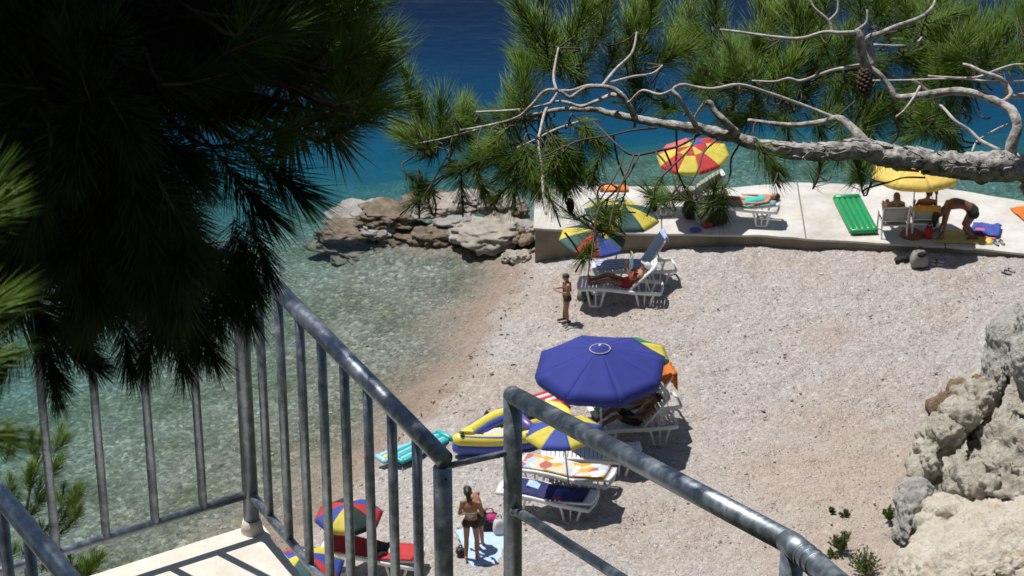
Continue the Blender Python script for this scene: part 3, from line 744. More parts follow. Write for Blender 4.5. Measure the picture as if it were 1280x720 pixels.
def bark_tube(mb, P, rad, seg=14, amp=.12, fs=40.0, k=6):
    """a limb with uneven, flaking bark"""
    pts = smooth_path(P, k); n = len(pts); rr = np.interp(np.linspace(0, 1, n), np.linspace(0, 1, len(rad)), rad)
    T = [(pts[min(i + 1, n - 1)] - pts[max(i - 1, 0)]).normalized() for i in range(n)]
    u = T[0].orthogonal().normalized(); V = []
    for i in range(n):
        u = (u - T[i] * u.dot(T[i])).normalized(); q = T[i].cross(u)
        for j in range(seg):
            a = 2 * math.pi * j / seg; dd = q * math.cos(a) + u * math.sin(a); p = pts[i] + dd * rr[i]
            f = 1 + amp * mnoise.fractal(p * fs, 1, 2, 3) + amp * .5 * mnoise.noise(p * fs * .4)
            V.append(pts[i] + dd * rr[i] * f)
    Fc = [(i * seg + j, (i + 1) * seg + j, (i + 1) * seg + (j + 1) % seg, i * seg + (j + 1) % seg) for i in range(n - 1) for j in range(seg)]
    Fc += [tuple(reversed(range(seg))), tuple(range((n - 1) * seg, n * seg))]
    mb.add(V, Fc)
    return pts
BD = 4.9
def right_pine():
    base = Vector((3.1, 3.6, 21.2))
    root = empty('pine_tree', base, 0, 'pine with bare grey twisting limbs and green needle tufts reaching in from the right', 'tree')
    k0 = BD / FPX
    # limbs: list of (px, py, D offset), widths in px
    LIMB = [([(1420, 235, .25), (1330, 218, .12), (1280, 210, .05), (1250, 209, 0), (1215, 208, 0), (1180, 205, 0), (1140, 199, 0), (1100, 192, 0), (1075, 186, 0), (1040, 189, 0), (1010, 190, 0), (975, 187, 0), (945, 180, .02), (912, 170, .03), (880, 162, .05), (845, 157, .06), (810, 151, .08), (770, 143, .1), (740, 137, .12), (700, 137, .14), (672, 143, .16)], [52, 46, 42, 40, 38, 35, 33, 31, 29, 24, 22, 20, 19, 17, 15, 13, 12, 11, 9, 7, 5], 'bark')]
    BR_ = [
     ([(1262, 200, .02), (1265, 180, .0), (1272, 158, 0), (1265, 139, .02), (1250, 129, .04), (1224, 118, .06), (1194, 114, .08), (1160, 118, .1), (1122, 122, .1), (1113, 110, .1), (1100, 94, .1), (1083, 82, .1)], [20, 17, 15, 14, 13, 13, 12, 12, 10, 9, 9, 9]),
     ([(1088, 86, .1), (1079, 76, .1), (1076, 58, .09), (1074, 44, .08), (1068, 38, .08)], [10, 13, 14, 12, 8]),
     ([(1092, 82, .13), (1088, 62, .13), (1086, 48, .12), (1100, 42, .1), (1120, 33, .1), (1150, 22, .12), (1166, 8, .14), (1172, -12, .15)], [12, 12, 11, 8, 7, 6, 5, 4]),
     ([(1076, 40, .08), (1050, 41, .08), (1030, 40, .1), (1000, 48, .1), (960, 45, .12), (925, 40, .14), (900, 37, .16)], [7, 6, 5, 5, 4, 4, 3]),
     ([(1040, 40, .1), (1036, 26, .1), (1018, 10, .1), (1010, -6, .1)], [5, 4, 4, 3]),
     ([(1036, 26, .1), (1047, 14, .1), (1047, -4, .1)], [4, 4, 3]),
     ([(1070, 38, .1), (1083, 28, .1), (1084, 12, .1)], [4, 4, 3]),
     ([(1092, 56, .1), (1120, 57, .1), (1143, 55, .12), (1152, 47, .14)], [4, 3, 3, 3]),
     ([(1078, 81, .1), (1062, 84, .1), (1040, 88, .1), (1020, 95, .12), (1000, 101, .14), (985, 98, .14), (968, 102, .16), (940, 101, .18)], [6, 6, 5, 5, 4, 4, 3, 3]),
     ([(1085, 184, 0), (1076, 172, .0), (1065, 160, .02), (1048, 148, .04), (1030, 152, .08), (1000, 156, .1), (970, 155, .12), (935, 150, .14)], [17, 14, 13, 11, 9, 8, 7, 5]),
     ([(920, 166, .02), (906, 152, 0), (893, 139, 0), (887, 128, .0), (877, 134, .02), (868, 148, .04)], [13, 11, 9, 8, 6, 4]),
     ([(870, 158, .03), (861, 142, .0), (848, 122, -.02), (842, 112, -.02), (853, 106, -.02), (870, 109, .0), (892, 111, 0), (925, 106, .02), (960, 116, .04), (1000, 130, .06), (1046, 148, .06)], [9, 7, 7, 6, 5, 5, 5, 5, 5, 5, 5]),
     ([(842, 112, -.02), (825, 118, 0), (805, 113, .02), (795, 119, .03), (785, 128, .05), (765, 128, .06)], [5, 4, 4, 4, 4, 3]),
     ([(793, 146, .08), (786, 132, .06), (778, 120, .05), (768, 112, .05), (752, 108, .05), (736, 109, .06), (722, 116, .08), (712, 122, .08), (702, 115, .08), (690, 112, .1), (678, 116, .1), (664, 132, .1), (646, 147, .12), (610, 157, .14), (575, 163, .16)], [10, 9, 8, 8, 7, 7, 6, 6, 5, 5, 5, 5, 4, 4, 3]),
     ([(776, 120, .05), (765, 119, .08), (752, 124, .08), (742, 128, .08), (726, 133, .1), (708, 128, .1), (695, 127, .12), (670, 134, .14), (640, 138, .16), (595, 140, .18)], [9, 8, 7, 6, 5, 5, 4, 4, 4, 3]),
     ([(752, 108, .05), (735, 107, .1), (715, 113, .1), (700, 114, .12), (692, 124, .12), (682, 138, .1), (676, 160, .06), (673, 180, .02), (677, 206, 0), (679, 240, -.05), (683, 268, -.08)], [5, 5, 4, 4, 5, 5, 4, 4, 4, 4, 3]),
     ([(672, 142, .16), (640, 150, .18), (600, 161, .2), (560, 172, .2), (520, 180, .2)], [5, 4, 4, 3, 3]),
     ([(737, 148, .1), (715, 155, .08), (692, 163, .06), (668, 175, .04), (646, 185, .04)], [5, 4, 4, 3, 3]),
     ([(820, 160, .05), (790, 163, .02), (760, 170, .0), (728, 175, -.02), (700, 186, -.04), (678, 197, -.05)], [5, 4, 4, 4, 3, 3]),
     ([(878, 166, .04), (850, 182, .0), (825, 188, -.05), (792, 194, -.08), (775, 184, -.08), (758, 168, -.05), (742, 152, 0)], [5, 5, 5, 5, 4, 4, 3]),
     ([(792, 194, -.08), (785, 212, -.12), (776, 232, -.15), (766, 262, -.18), (762, 284, -.2)], [5, 4, 4, 3, 3]),
     ([(800, 192, -.08), (786, 218, -.1), (768, 240, -.12), (748, 262, -.14), (742, 300, -.16), (739, 325, -.18)], [4, 4, 4, 4, 3, 3]),
     ([(780, 188, -.08), (776, 205, -.1), (768, 222, -.12), (750, 250, -.14)], [4, 3, 3, 3]),
     ([(870, 168, .04), (862, 186, -.05), (838, 210, -.1), (820, 230, -.12), (818, 248, -.12)], [5, 4, 4, 3, 3]),
     ([(900, 172, .04), (880, 190, -.05), (872, 214, -.1), (856, 238, -.12), (835, 252, -.12)], [5, 4, 4, 3, 3]),
     ([(820, 190, -.06), (838, 212, -.1), (846, 236, -.12), (862, 250, -.12), (885, 254, -.1), (905, 244, -.08)], [4, 4, 4, 3, 3, 3]),
     ([(950, 184, .02), (968, 198, -.04), (972, 216, -.08), (966, 232, -.1)], [5, 4, 4, 3]),
     ([(565, 172, .2), (560, 192, .15), (546, 218, .12), (533, 240, .1), (520, 254, .1)], [4, 4, 3, 3, 2]),
     ([(1172, 128, .1), (1182, 138, .08), (1195, 152, .05), (1212, 163, .05), (1226, 176, .04), (1250, 188, .02)], [4, 5, 5, 5, 6, 7]),
     ([(1215, 190, .02), (1222, 176, .06), (1245, 162, .1), (1262, 155, .06)], [3, 3, 3, 4]),
     ([(1290, 118, .1), (1262, 120, .06), (1258, 108, .05), (1250, 98, .04), (1228, 90, .04), (1214, 83, .05), (1204, 80, .06)], [9, 8, 8, 8, 6, 5, 4]),
     ([(1252, 128, .04), (1264, 118, .04), (1258, 106, .05)], [7, 7, 7]),
     ([(1290, 82, .08), (1268, 81, .06), (1245, 88, .05), (1220, 97, .06), (1192, 97, .08), (1160, 95, .1)], [4, 4, 4, 4, 3, 3]),
     ([(1292, 100, .08), (1262, 102, .06), (1235, 102, .06), (1200, 98, .08), (1140, 100, .1), (1080, 101, .12)], [4, 4, 4, 3, 3, 3]),
     ([(1165, 120, .1), (1150, 105, .1), (1140, 100, .1)], [6, 6, 5]),
     ([(1150, 108, .08), (1142, 122, .06), (1130, 138, .05), (1120, 146, .05)], [4, 4, 3, 3]),
     ([(1156, 222, .02), (1130, 222, 0), (1108, 228, -.02), (1090, 224, -.03), (1076, 214, -.03)], [4, 3, 3, 3, 2]),
     ([(1000, 192, .0), (1008, 202, -.02), (1020, 216, -.04), (1034, 226, -.04), (1040, 218, -.04)], [4, 3, 3, 3, 2]),
     ([(696, 113, .08), (692, 98, .1), (694, 80, .12), (698, 60, .14)], [5, 4, 4, 3]),
     ([(752, 108, .06), (770, 86, .1), (790, 66, .12), (796, 40, .14)], [5, 4, 4, 3]),
     ([(760, 104, .08), (790, 96, .1), (815, 92, .12), (828, 82, .14)], [4, 4, 3, 3]),
    ]
    nodes = []
    for P, W, mt in LIMB:
        mb = MB(); L = [at(x, y, BD + d) - base for x, y, d in P]
        L = [Vector((.12, .05, 1.2)), Vector((.02, .0, 2.1))] + L
        W = [78, 66] + W
        W = [w_ * .87 for w_ in W]; pts = bark_tube(mb, L, [w_ * k0 / 2 for w_ in W], 28, .34, 38, 16)
        nodes += pts[::4]
        # curling bark plates on the thick part of the limb
        nb = mb.build('main_limb', mt, root)
        for q in range(230):
            t = rnd.uniform(.22, .60); i = int(t * (len(pts) - 2)); p = pts[i]; T = (pts[i + 1] - pts[i]).normalized()
            rad = np.interp(t, np.linspace(0, 1, len(W)), W) * k0 / 2
            a = rnd.uniform(0, 6.28); u = T.orthogonal().normalized(); v = T.cross(u); nr = u * math.cos(a) + v * math.sin(a); tg = T.cross(nr)
            s = rnd.uniform(.006, .016); c = p + nr * rad * .97
            m2 = MB(); sh = [(-1, -.6), (0, -1), (1, -.5), (.8, .7), (-.2, 1), (-1, .5)]
            lift = rnd.uniform(.001, .006)
            V = [c + T * (x * s * rnd.uniform(.8, 1.4)) + tg * (y * s * .6) + nr * (.0015 + lift * max(0, x) * rnd.random()) for x, y in sh]
            V += [p_ - nr * .004 for p_ in V]
            m2.add(V, [(0, 1, 2, 3, 4, 5), (11, 10, 9, 8, 7, 6)] + [(j, (j + 1) % 6, 6 + (j + 1) % 6, 6 + j) for j in range(6)], 0, False)
            BP.add(m2.v, m2.f, 0, False)
        BP.build('bark_plates', 'bark', root)['kind'] = 'stuff'
    for P, W in BR_:
        W = [w_ * .86 for w_ in W]
        hang = sum(q[1] for q in P) / len(P) > 172 and W[0] < 7; W = [w_ * .72 for w_ in W] if hang else W
        mb = MB(); L = [at(x, y, BD + d) - base for x, y, d in P]
        pts = bark_tube(mb, L, [w_ * k0 / 2 for w_ in W], 9 if W[0] < 8 else 14, .13, 60, 5)
        nodes += pts[::3]; mb.build('branch', 'dark_twig' if hang else 'twig_bark' if W[0] < 8 else 'bark', root)
    mb = MB(); bark_tube(mb, [Vector((0, 0, -1.4)), Vector((.03, .02, 0)), Vector((.12, .05, 1.2)), Vector((.3, 0, 2.6)), Vector((.35, .1, 5))], [.11, .10, .09, .08, .05], 18, .15, 20, 8); mb.build('trunk', 'bark', root)
    # pine cones
    for (x, y, s) in ((1081, 104, 1.0), (818, 258, .35), (713, 257, .5)):
        mb = MB(); c = at(x, y, BD + .02) - base
        L = .052 * s; ax = pdir(.05, -1, -.1)
        for i in range(60):
            t = i / 59; az = i * 2.4; rr = .016 * s * math.sin(math.pi * (.12 + .83 * t)) ** .8
            u = ax.orthogonal().normalized(); v = ax.cross(u); d = u * math.cos(az) + v * math.sin(az)
            mb.ell(c + ax * (L * (t - .5)) + d * rr * .7, (.0065 * s, .0055 * s, .004 * s), d.to_track_quat('X', 'Z').to_matrix(), 6, 4)
        mb.ell(c, (.011 * s, .011 * s, L * .5), ax.to_track_quat('Z', 'Y').to_matrix(), 8, 6)
        mb.build('pine_cone', 'cone_scale', root)
    # needle tufts: (px, py, dirx, diry, D offset, count, spread px)
    T_ = [(660, 40, -.5, .6, .15, 3, 12), (700, 62, 0, 1, .15, 4, 18), (690, 20, .1, 1, .15, 3, 16), (740, 30, .2, 1, .15, 4, 16), (725, 66, .4, .6, .15, 3, 14), (715, 95, .3, -.4, .15, 2, 10), (670, 70, -.8, .3, .15, 2, 10),
     (795, 30, -.2, 1, .15, 3, 14), (815, 18, .3, 1, .15, 3, 14), (828, 66, .5, .6, .15, 3, 14), (795, 66, -.5, .5, .15, 2, 14), (850, 30, .1, 1, .2, 2, 10), (770, 75, 0, .8, .2, 2, 12),
     (555, 150, -.2, 1, .2, 4, 14), (575, 150, .1, 1, .2, 3, 12), (530, 165, -.6, .7, .2, 3, 12), (555, 175, -.6, -.4, .2, 3, 14), (515, 178, -1, 0, .2, 2, 10), (500, 130, -.6, .8, .25, 2, 10), (585, 172, .3, -.8, .18, 2, 10),
     (640, 135, -.3, 1, .16, 4, 12), (648, 132, .3, 1, .15, 3, 10), (610, 150, -.7, .3, .2, 2, 10),
     (632, 185, -.9, -.1, .05, 3, 10), (650, 195, -.7, -.6, .05, 4, 14), (665, 215, -.5, -.9, .0, 4, 14), (685, 205, .3, -1, .0, 4, 12), (700, 190, .5, -.6, .0, 3, 12), (720, 195, .4, -.8, 0, 3, 12), (730, 215, .5, -.7, 0, 3, 12), (690, 235, 0, -1, -.05, 3, 10), (640, 220, -.7, -.8, 0, 2, 10),
     (740, 170, .3, -.7, .05, 2, 12), (605, 200, -.8, -.5, .1, 2, 10), (583, 215, -.8, -.2, .1, 2, 10), (522, 235, -.4, .7, .12, 2, 8), (520, 252, -.8, -.6, .12, 1, 6), (540, 232, .6, -.6, .12, 1, 6), (590, 238, .2, -1, .1, 2, 8), (610, 245, .5, -.8, .1, 2, 8),
     (765, 272, 0, -.3, -.2, 1, 2), (762, 276, .2, -.7, -.2, 1, 4), (740, 318, .1, -.6, -.18, 1, 3), (735, 312, -.7, -.4, -.18, 1, 3), (772, 268, .8, .2, -.2, 1, 3), (756, 270, -.8, .1, -.2, 1, 3), (722, 270, -.6, .3, -.1, 1, 3),
     (820, 235, -.6, .5, -.12, 2, 6), (818, 246, -.3, -.8, -.12, 1, 4), (836, 250, -.8, -.2, -.12, 1, 4), (905, 240, .2, .8, -.08, 2, 6), (900, 250, .2, -.8, -.08, 2, 6), (885, 252, -.4, -.6, -.1, 1, 4), (862, 250, .1, -.9, -.1, 1, 4),
     (900, 60, -.2, .9, .18, 4, 18), (880, 45, -.8, .5, .2, 3, 12), (905, 25, -.2, 1, .2, 3, 14), (880, 90, -.7, .0, .2, 3, 16), (910, 100, .2, .4, .2, 4, 18), (935, 40, .2, 1, .2, 3, 16), (930, 75, .2, .8, .2, 3, 18), (960, 70, .2, .8, .2, 4, 18), (955, 105, .3, .6, .2, 3, 16), (985, 80, .0, 1, .2, 3, 16), (1000, 115, .4, .5, .2, 4, 18), (1000, 60, .1, .9, .2, 2, 14), (975, 130, .2, -.3, .2, 3, 16), (1030, 60, .0, 1, .2, 3, 14), (1030, 120, .3, .3, .2, 4, 18), (1055, 140, .5, .0, .15, 3, 16), (1060, 115, .5, .3, .2, 4, 16), (1045, 75, .2, .6, .2, 2, 14), (860, 100, -.5, .4, .2, 3, 16), (930, 130, 0, -.3, .2, 3, 16), (990, 15, -.2, 1, .15, 2, 10), (1015, 40, 0, .8, .2, 2, 10),
     (1045, 5, -.1, 1, .15, 3, 10), (1085, 10, .1, 1, .15, 3, 10), (1105, 35, -.2, .6, .15, 3, 14), (1130, 15, .0, 1, .15, 4, 14), (1160, 10, .4, .9, .15, 4, 12), (1175, 25, .9, .3, .15, 3, 10), (1150, 48, .7, .3, .15, 3, 12), (1125, 60, .3, -.1, .2, 4, 16), (1110, 85, .5, .1, .2, 4, 16), (1140, 75, .8, .0, .2, 3, 16), (1100, 120, .3, -.3, .2, 3, 16), (1080, 135, .1, -.8, .2, 3, 14), (1130, 130, .6, -.3, .2, 2, 12), (1065, 75, -.4, .5, .2, 3, 14),
     (1200, 78, .1, .8, .08, 4, 12), (1190, 82, -.8, .3, .08, 4, 12), (1215, 70, .5, .9, .08, 4, 12), (1180, 92, -.7, -.2, .1, 3, 12), (1210, 50, .1, 1, .12, 3, 12), (1235, 60, .6, .8, .12, 3, 14), (1200, 95, .2, -.6, .1, 2, 10), (1262, 45, .3, 1, .12, 3, 12), (1290, 60, .2, 1, .12, 3, 14), (1250, 75, .4, .5, .12, 2, 12), (1285, 20, -.1, 1, .14, 2, 10),
     (1172, 150, -.3, .5, .1, 2, 6), (1176, 160, .0, -1, .1, 3, 8), (1170, 165, .6, -.5, .1, 2, 6), (1165, 155, -.8, -.4, .1, 2, 6),
     (966, 215, .2, -1, -.1, 2, 6), (968, 205, .5, -.6, -.1, 2, 6), (1076, 212, -.5, .6, -.03, 2, 6), (1082, 214, -.8, -.5, -.03, 2, 5), (1078, 200, .0, 1, .0, 1, 5), (1034, 212, .2, .8, -.04, 2, 6), (1010, 165, .2, -.8, .2, 3, 14), (945, 150, -.4, -.3, .2, 2, 10), (1050, 180, -.1, -.8, .2, 2, 10), (1145, 175, 0, -.8, .2, 1, 8), (800, 118, -.3, .8, .2, 2, 14), (850, 130, -.2, .3, .25, 3, 16)]
    nd = np.array([p[:] for p in nodes]); tw = MB()
    for (x, y, dx, dy, dd, cnt, sp) in T_:
        low = y > 160
        for q in range(max(1, round(cnt * (1.0 if low and x < 745 and y < 245 else .6 if low or x < 620 else .78)))):
            b = at(x + rnd.gauss(0, sp), y + rnd.gauss(0, sp * .8), BD + dd + (rnd.uniform(.15, .60) if not low and 830 < x else rnd.uniform(-.02, .25)))
            d = pdir(dx + rnd.gauss(0, .28), dy + rnd.gauss(0, .28), rnd.gauss(.05, .40))
            L = .07; st = b - d * .055
            tuft(root, st, d, 'needles', rnd.uniform(.80, 1.0) * (.72 if y > 225 else .85 if low else 1.08 if x > 850 else 1.0))
            p = np.array((st - base)[:]); i = np.argmin(((nd - p) ** 2).sum(1)); s0 = Vector(nd[i]); e0 = st - base
            s0 = s0 if (s0 - e0).length < .13 else e0 + (s0 - e0).normalized() * .06
            midp = s0.lerp(e0, .5) + Vector((rnd.gauss(0, .012), rnd.gauss(0, .012), rnd.gauss(-.004, .012)))
            tw.tube(smooth_path([s0, midp, e0, e0 + d * .10], 3), [.0021] * 4 + [.0019] * 3 + [.0016] * 3, 5)
    tw.build('twigs', 'dark_twig', root)['kind'] = 'stuff'
BP = MB()
right_pine()

def inframe(p, m=0):
    v = p - _C; D = v.dot(_F)
    if D < .2: return False
    x = 640 + FPX * v.dot(_R) / D; y = 360 - FPX * v.dot(_U) / D
    return -m < x < 1280 + m and -m < y < 720 + m
def in_poly(x, y, P):
    c = False; j = len(P) - 1
    for i in range(len(P)):
        if (P[i][1] > y) != (P[j][1] > y) and x < (P[j][0] - P[i][0]) * (y - P[i][1]) / (P[j][1] - P[i][1]) + P[i][0]: c = not c
        j = i
    return c
def left_pine():
    base = Vector((-2.3, 2.6, 21.6))
    root = empty('pine_tree', base, 0, 'dense dark pine foliage filling the upper left corner', 'tree')
    mb = MB(); bark_tube(mb, [Vector((0, 0, -1.2)), Vector((.05, 0, 0)), Vector((-.1, .2, 2)), Vector((-.2, .3, 4.5)), Vector((-.2, .5, 7))], [.17, .15, .13, .1, .06], 18, .15, 20, 8); mb.build('trunk', 'bark', root)
    OUT = [(-80, -60), (440, -60), (425, -5), (448, 50), (450, 95), (438, 140), (398, 188), (350, 220), (304, 244), (266, 272), (240, 304), (225, 336), (205, 355), (170, 340), (110, 345), (60, 345), (20, 350), (-80, 370)]
    GAP = [(306, 168, 26, 20), (262, 212, 24, 16), (352, 150, 12, 10)]
    cen = (110, 120); front = []; tries = 0
    while len(front) < 285 and tries < 20000:
        tries += 1
        x = rnd.uniform(-70, 460); y = rnd.uniform(-55, 410)
        if not in_poly(x, y, OUT): continue
        if any(((x - g[0]) / (g[2] + 46)) ** 2 + ((y - g[1]) / (g[3] + 46)) ** 2 < 1 for g in GAP) and rnd.random() < .93: continue
        front.append((x, y))
    # extra tufts along the sunlit right rim, and drooping ones along the lower rim
    for (x, y) in [(440, 20), (455, 60), (452, 95), (445, 125), (430, 160), (445, 80), (460, 110), (425, 30), (400, 10), (395, 60), (380, 30), (350, 10), (410, 90), (370, 80)]: front.append((x + rnd.gauss(0, 6), y + rnd.gauss(0, 6)))
    tw = MB()
    for (x, y) in front:
        D = rnd.uniform(3.5, 4.3); dx, dy = x - cen[0], -(y - cen[1]); L = math.hypot(dx, dy) + 1e-3
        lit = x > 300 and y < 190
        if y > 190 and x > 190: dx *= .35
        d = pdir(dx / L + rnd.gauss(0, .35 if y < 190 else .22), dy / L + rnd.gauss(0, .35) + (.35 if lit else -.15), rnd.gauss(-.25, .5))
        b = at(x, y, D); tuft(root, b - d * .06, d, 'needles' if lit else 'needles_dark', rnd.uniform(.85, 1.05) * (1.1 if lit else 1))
        e = b - base - d * .05; s0 = at(x - dx * .35 - 40, y + dy * .35 - 20, D + .25) - base
        tw.tube(smooth_path([s0, s0.lerp(e, .5) + Vector((0, 0, rnd.gauss(0, .03))), e, e + d * .1], 3), [.005] * 4 + [.003] * 3 + [.0022] * 3, 5)
    tw.build('twigs', 'dark_twig', root)['kind'] = 'stuff'
    for (a, b_, c_) in [((-150, -80), (60, 30), (300, 90)), ((-150, 60), (40, 120), (230, 260)), ((-120, 200), (30, 250), (180, 360)), ((-100, -150), (150, -40), (400, -10))]:
        mb = MB(); bark_tube(mb, [at(*a, 4.3) - base, at(*b_, 4.25) - base, at(*c_, 4.1) - base], [.03, .018, .006], 10, .12, 40, 8); mb.build('branch', 'bark', root)
    # the body of the crown behind and above, out of reach of the eye
    it = []
    for i in range(1000):
        x = rnd.uniform(-500, 420); y = rnd.uniform(-560, 330); D = rnd.uniform(4.1, 5.6)
        xr = 415 if y < 120 else 415 - (y - 120) * .95
        if y < 10: xr = 215
        if x > xr - 25: continue
        if any(((x - g[0]) / (g[2] + 58)) ** 2 + ((y - g[1]) / (g[3] + 58)) ** 2 < 1 for g in GAP): continue
        it.append((at(x, y, D), pdir(rnd.gauss(.2, .5), rnd.gauss(0, .5), rnd.gauss(0, .5)) if y < 120 or x < 0 else pdir(rnd.gauss(-.8, .3), rnd.gauss(.35, .3), rnd.gauss(.1, .3)), rnd.uniform(1.3, 1.7)))
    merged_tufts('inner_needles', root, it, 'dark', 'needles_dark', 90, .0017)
    it = []  # unseen tufts added sunward of the crown to shade it
    for i in range(1500):
        x = rnd.uniform(-160, 350); y = rnd.uniform(-80, 420)
        if x > 350 - max(0, y - 150) * .55 or (x > 265 and y < 190): continue
        p = at(x, y, rnd.uniform(3.3, 4.4)) + SUN * rnd.uniform(.5, 2.2)
        if inframe(p, 150): continue
        it.append((p, Vector((rnd.gauss(0, 1), rnd.gauss(0, 1), rnd.gauss(0, 1))), rnd.uniform(1.2, 1.6)))
    merged_tufts('shade_needles', root, it, 'dark', 'needles_dark', 60, .0030)
    # overhanging boughs, above the picture, that dapple the railings
    it = []
    for (A, B, ts, hh) in ((P1, P2, (.36, .50, .62, .74, .80, .87, .93, .99, 1.04), 2.9), (P3, P4, (.04, .13, .17, .25, .34, .39, .50, .58, .70), 2.7), (at(0, 610, 7.2), at(85, 720, 7.0), (-.4, -.2, 0, .2, .4, .6, .8, 1.0, 1.2), 3.4)):
        for t0 in ts:
            h = hh + rnd.uniform(-.3, .5)
            for i in range(7):
                p = A.lerp(B, t0 + rnd.gauss(0, .022)) + SUN * (h + rnd.gauss(0, .05)) + Vector((rnd.gauss(0, .05), rnd.gauss(0, .05), 0))
                if not inframe(p, 130): it.append((p, Vector((rnd.gauss(0, 1), rnd.gauss(0, 1), rnd.gauss(.3, .6))), rnd.uniform(.7, 1.0)))
    merged_tufts('overhanging_needles', root, it, 'dark', 'needles_dark', 120, .0016)
    for (a, b_) in (((-.25, .5, 5.2), P2 + SUN * 3.1 - base), ((-.25, .5, 5.6), P3.lerp(P4, .4) + SUN * 3.0 - base)):
        a = Vector(a); b_ = Vector(b_); mb = MB(); bark_tube(mb, [a, a.lerp(b_, .5) + Vector((0, 0, .3)), b_], [.05, .03, .012], 10, .12, 30, 8); mb.build('branch', 'bark', root)
    # nearest sprays, at the left edge, just in front of the lens side
    for (x, y, dx, dy, D, k) in [(-84, 318, .7, .9, 2.3, 'near'), (-98, 318, 1, .7, 2.3, 'near'), (-106, 300, 1, .3, 2.35, 'near')]:
        tuft(root, at(x, y, D), pdir(dx, dy, .1), k, .68)
    for (x, y, dx, dy, D) in [(-120, 440, 1, .5, 2.1), (-130, 540, 1, -.05, 2.1), (-130, 480, 1, .25, 2.2)]:
        tuft(root, at(x, y, D), pdir(dx, dy, .1), 'near', .72)
    # hanging sprig over the left bars
    for (x, y, dx, dy) in [(40, 415, .4, -.6), (55, 430, .2, -.7), (35, 430, -.4, -.6), (60, 425, .8, -.4), (70, 380, .5, -.6), (215, 378, .2, -1), (230, 372, .4, -.9), (200, 375, -.2, -1), (150, 370, .1, -1), (268, 300, .2, -1), (255, 325, .2, -1), (240, 350, .1, -1), (292, 268, .15, -1), (300, 285, .3, -1), (282, 300, .1, -1), (310, 262, .35, -1), (290, 320, .2, -1)]:
        tuft(root, at(x, y, 3.9), pdir(dx + rnd.gauss(0, .1), dy, -.1), 'needles_dark', .62 if y > 400 else .75)
left_pine()
def sapling():
    b0 = at(40, 800, 10.8)
    root = empty('pine_sapling', b0, 0, 'small yellow green young pine growing below the left railing', 'sapling')
    T_ = [(67, 556), (52, 585), (40, 560), (80, 622), (88, 634), (72, 655), (62, 668), (101, 708), (92, 716), (30, 600), (20, 640), (45, 625), (55, 700), (25, 690), (10, 560), (8, 620), (112, 712)]
    tw = MB()
    st = [b0, at(30, 690, 10.9), at(38, 600, 10.9), at(55, 540, 10.8)]
    for a in ([(38, 760), (30, 690), (38, 610), (60, 555)], [(30, 700), (55, 665), (80, 630)], [(36, 750), (70, 725), (100, 708)]):
        tw.tube(smooth_path([at(x, y, 10.9) - b0 for x, y in a], 4), .006, 6)
    tw.build('stem', 'twig_bark', root)
    for (x, y) in T_:
        for q in range(3):
            d = pdir(rnd.gauss(.2, .4), rnd.gauss(.9, .3), rnd.gauss(0, .4)); tuft(root, at(x + rnd.gauss(0, 5), y + 12 + rnd.gauss(0, 5), 10.85 + rnd.gauss(0, .06)), d, 'needles_young', rnd.uniform(.8, 1.1))
sapling()
# low shrubs at the back of the beach
def shrub(px, py, hpx, wpx, seed, label):
    p = beach_pt(px, py); r = random.Random(seed); D = (p - _C).dot(_F); k = D / FPX; h = hpx * k; wd = wpx * k
    root = empty('shrub', p, 0, label, 'shrub', 'green shrubs at the back of the beach'); st = MB(); lf = MB()
    for i in range(max(8, int(30 * h / .4))):
        a = r.uniform(0, 6.28); q = r.random() ** .6; tip = Vector((math.cos(a) * wd / 2 * q, math.sin(a) * wd / 2 * q, h * (1 - .5 * q) * r.uniform(.7, 1.1)))
        st.tube([Vector((0, 0, -.02)), tip * .5 + Vector((0, 0, .02)), tip], [.008, .005, .002], 5)
        for j in range(34):
            t = r.uniform(.25, 1.0); c = tip * t; d = (tip.normalized() + Vector((r.gauss(0, .7), r.gauss(0, .7), r.gauss(.3, .5)))).normalized()
            s = r.uniform(.03, .06); u = d.orthogonal().normalized()
            lf.add([c, c + d * s * .5 + u * s * .28, c + d * s, c + d * s * .5 - u * s * .28], [(0, 1, 2, 3)], 0, False)
    st.build('stem', 'twig_bark', root); lf.build('foliage', 'leaves', root)['kind'] = 'stuff'
shrub(1052, 690, 34, 34, 1, 'bushy green shrub left of the rock crag, upper of the two large ones')
shrub(1082, 718, 38, 46, 2, 'bushy green shrub at the bottom edge beside the rock ledge')
shrub(1112, 652, 24, 20, 3, 'green shrub pressed against the foot of the crag')
shrub(1056, 646, 10, 14, 4, 'tiny green plant above the large shrubs')
shrub(1040, 642, 9, 8, 5, 'tiny thin plant left of the other tiny plant')
shrub(1040, 696, 10, 22, 6, 'low grey green cushion at the left foot of the upper shrub')

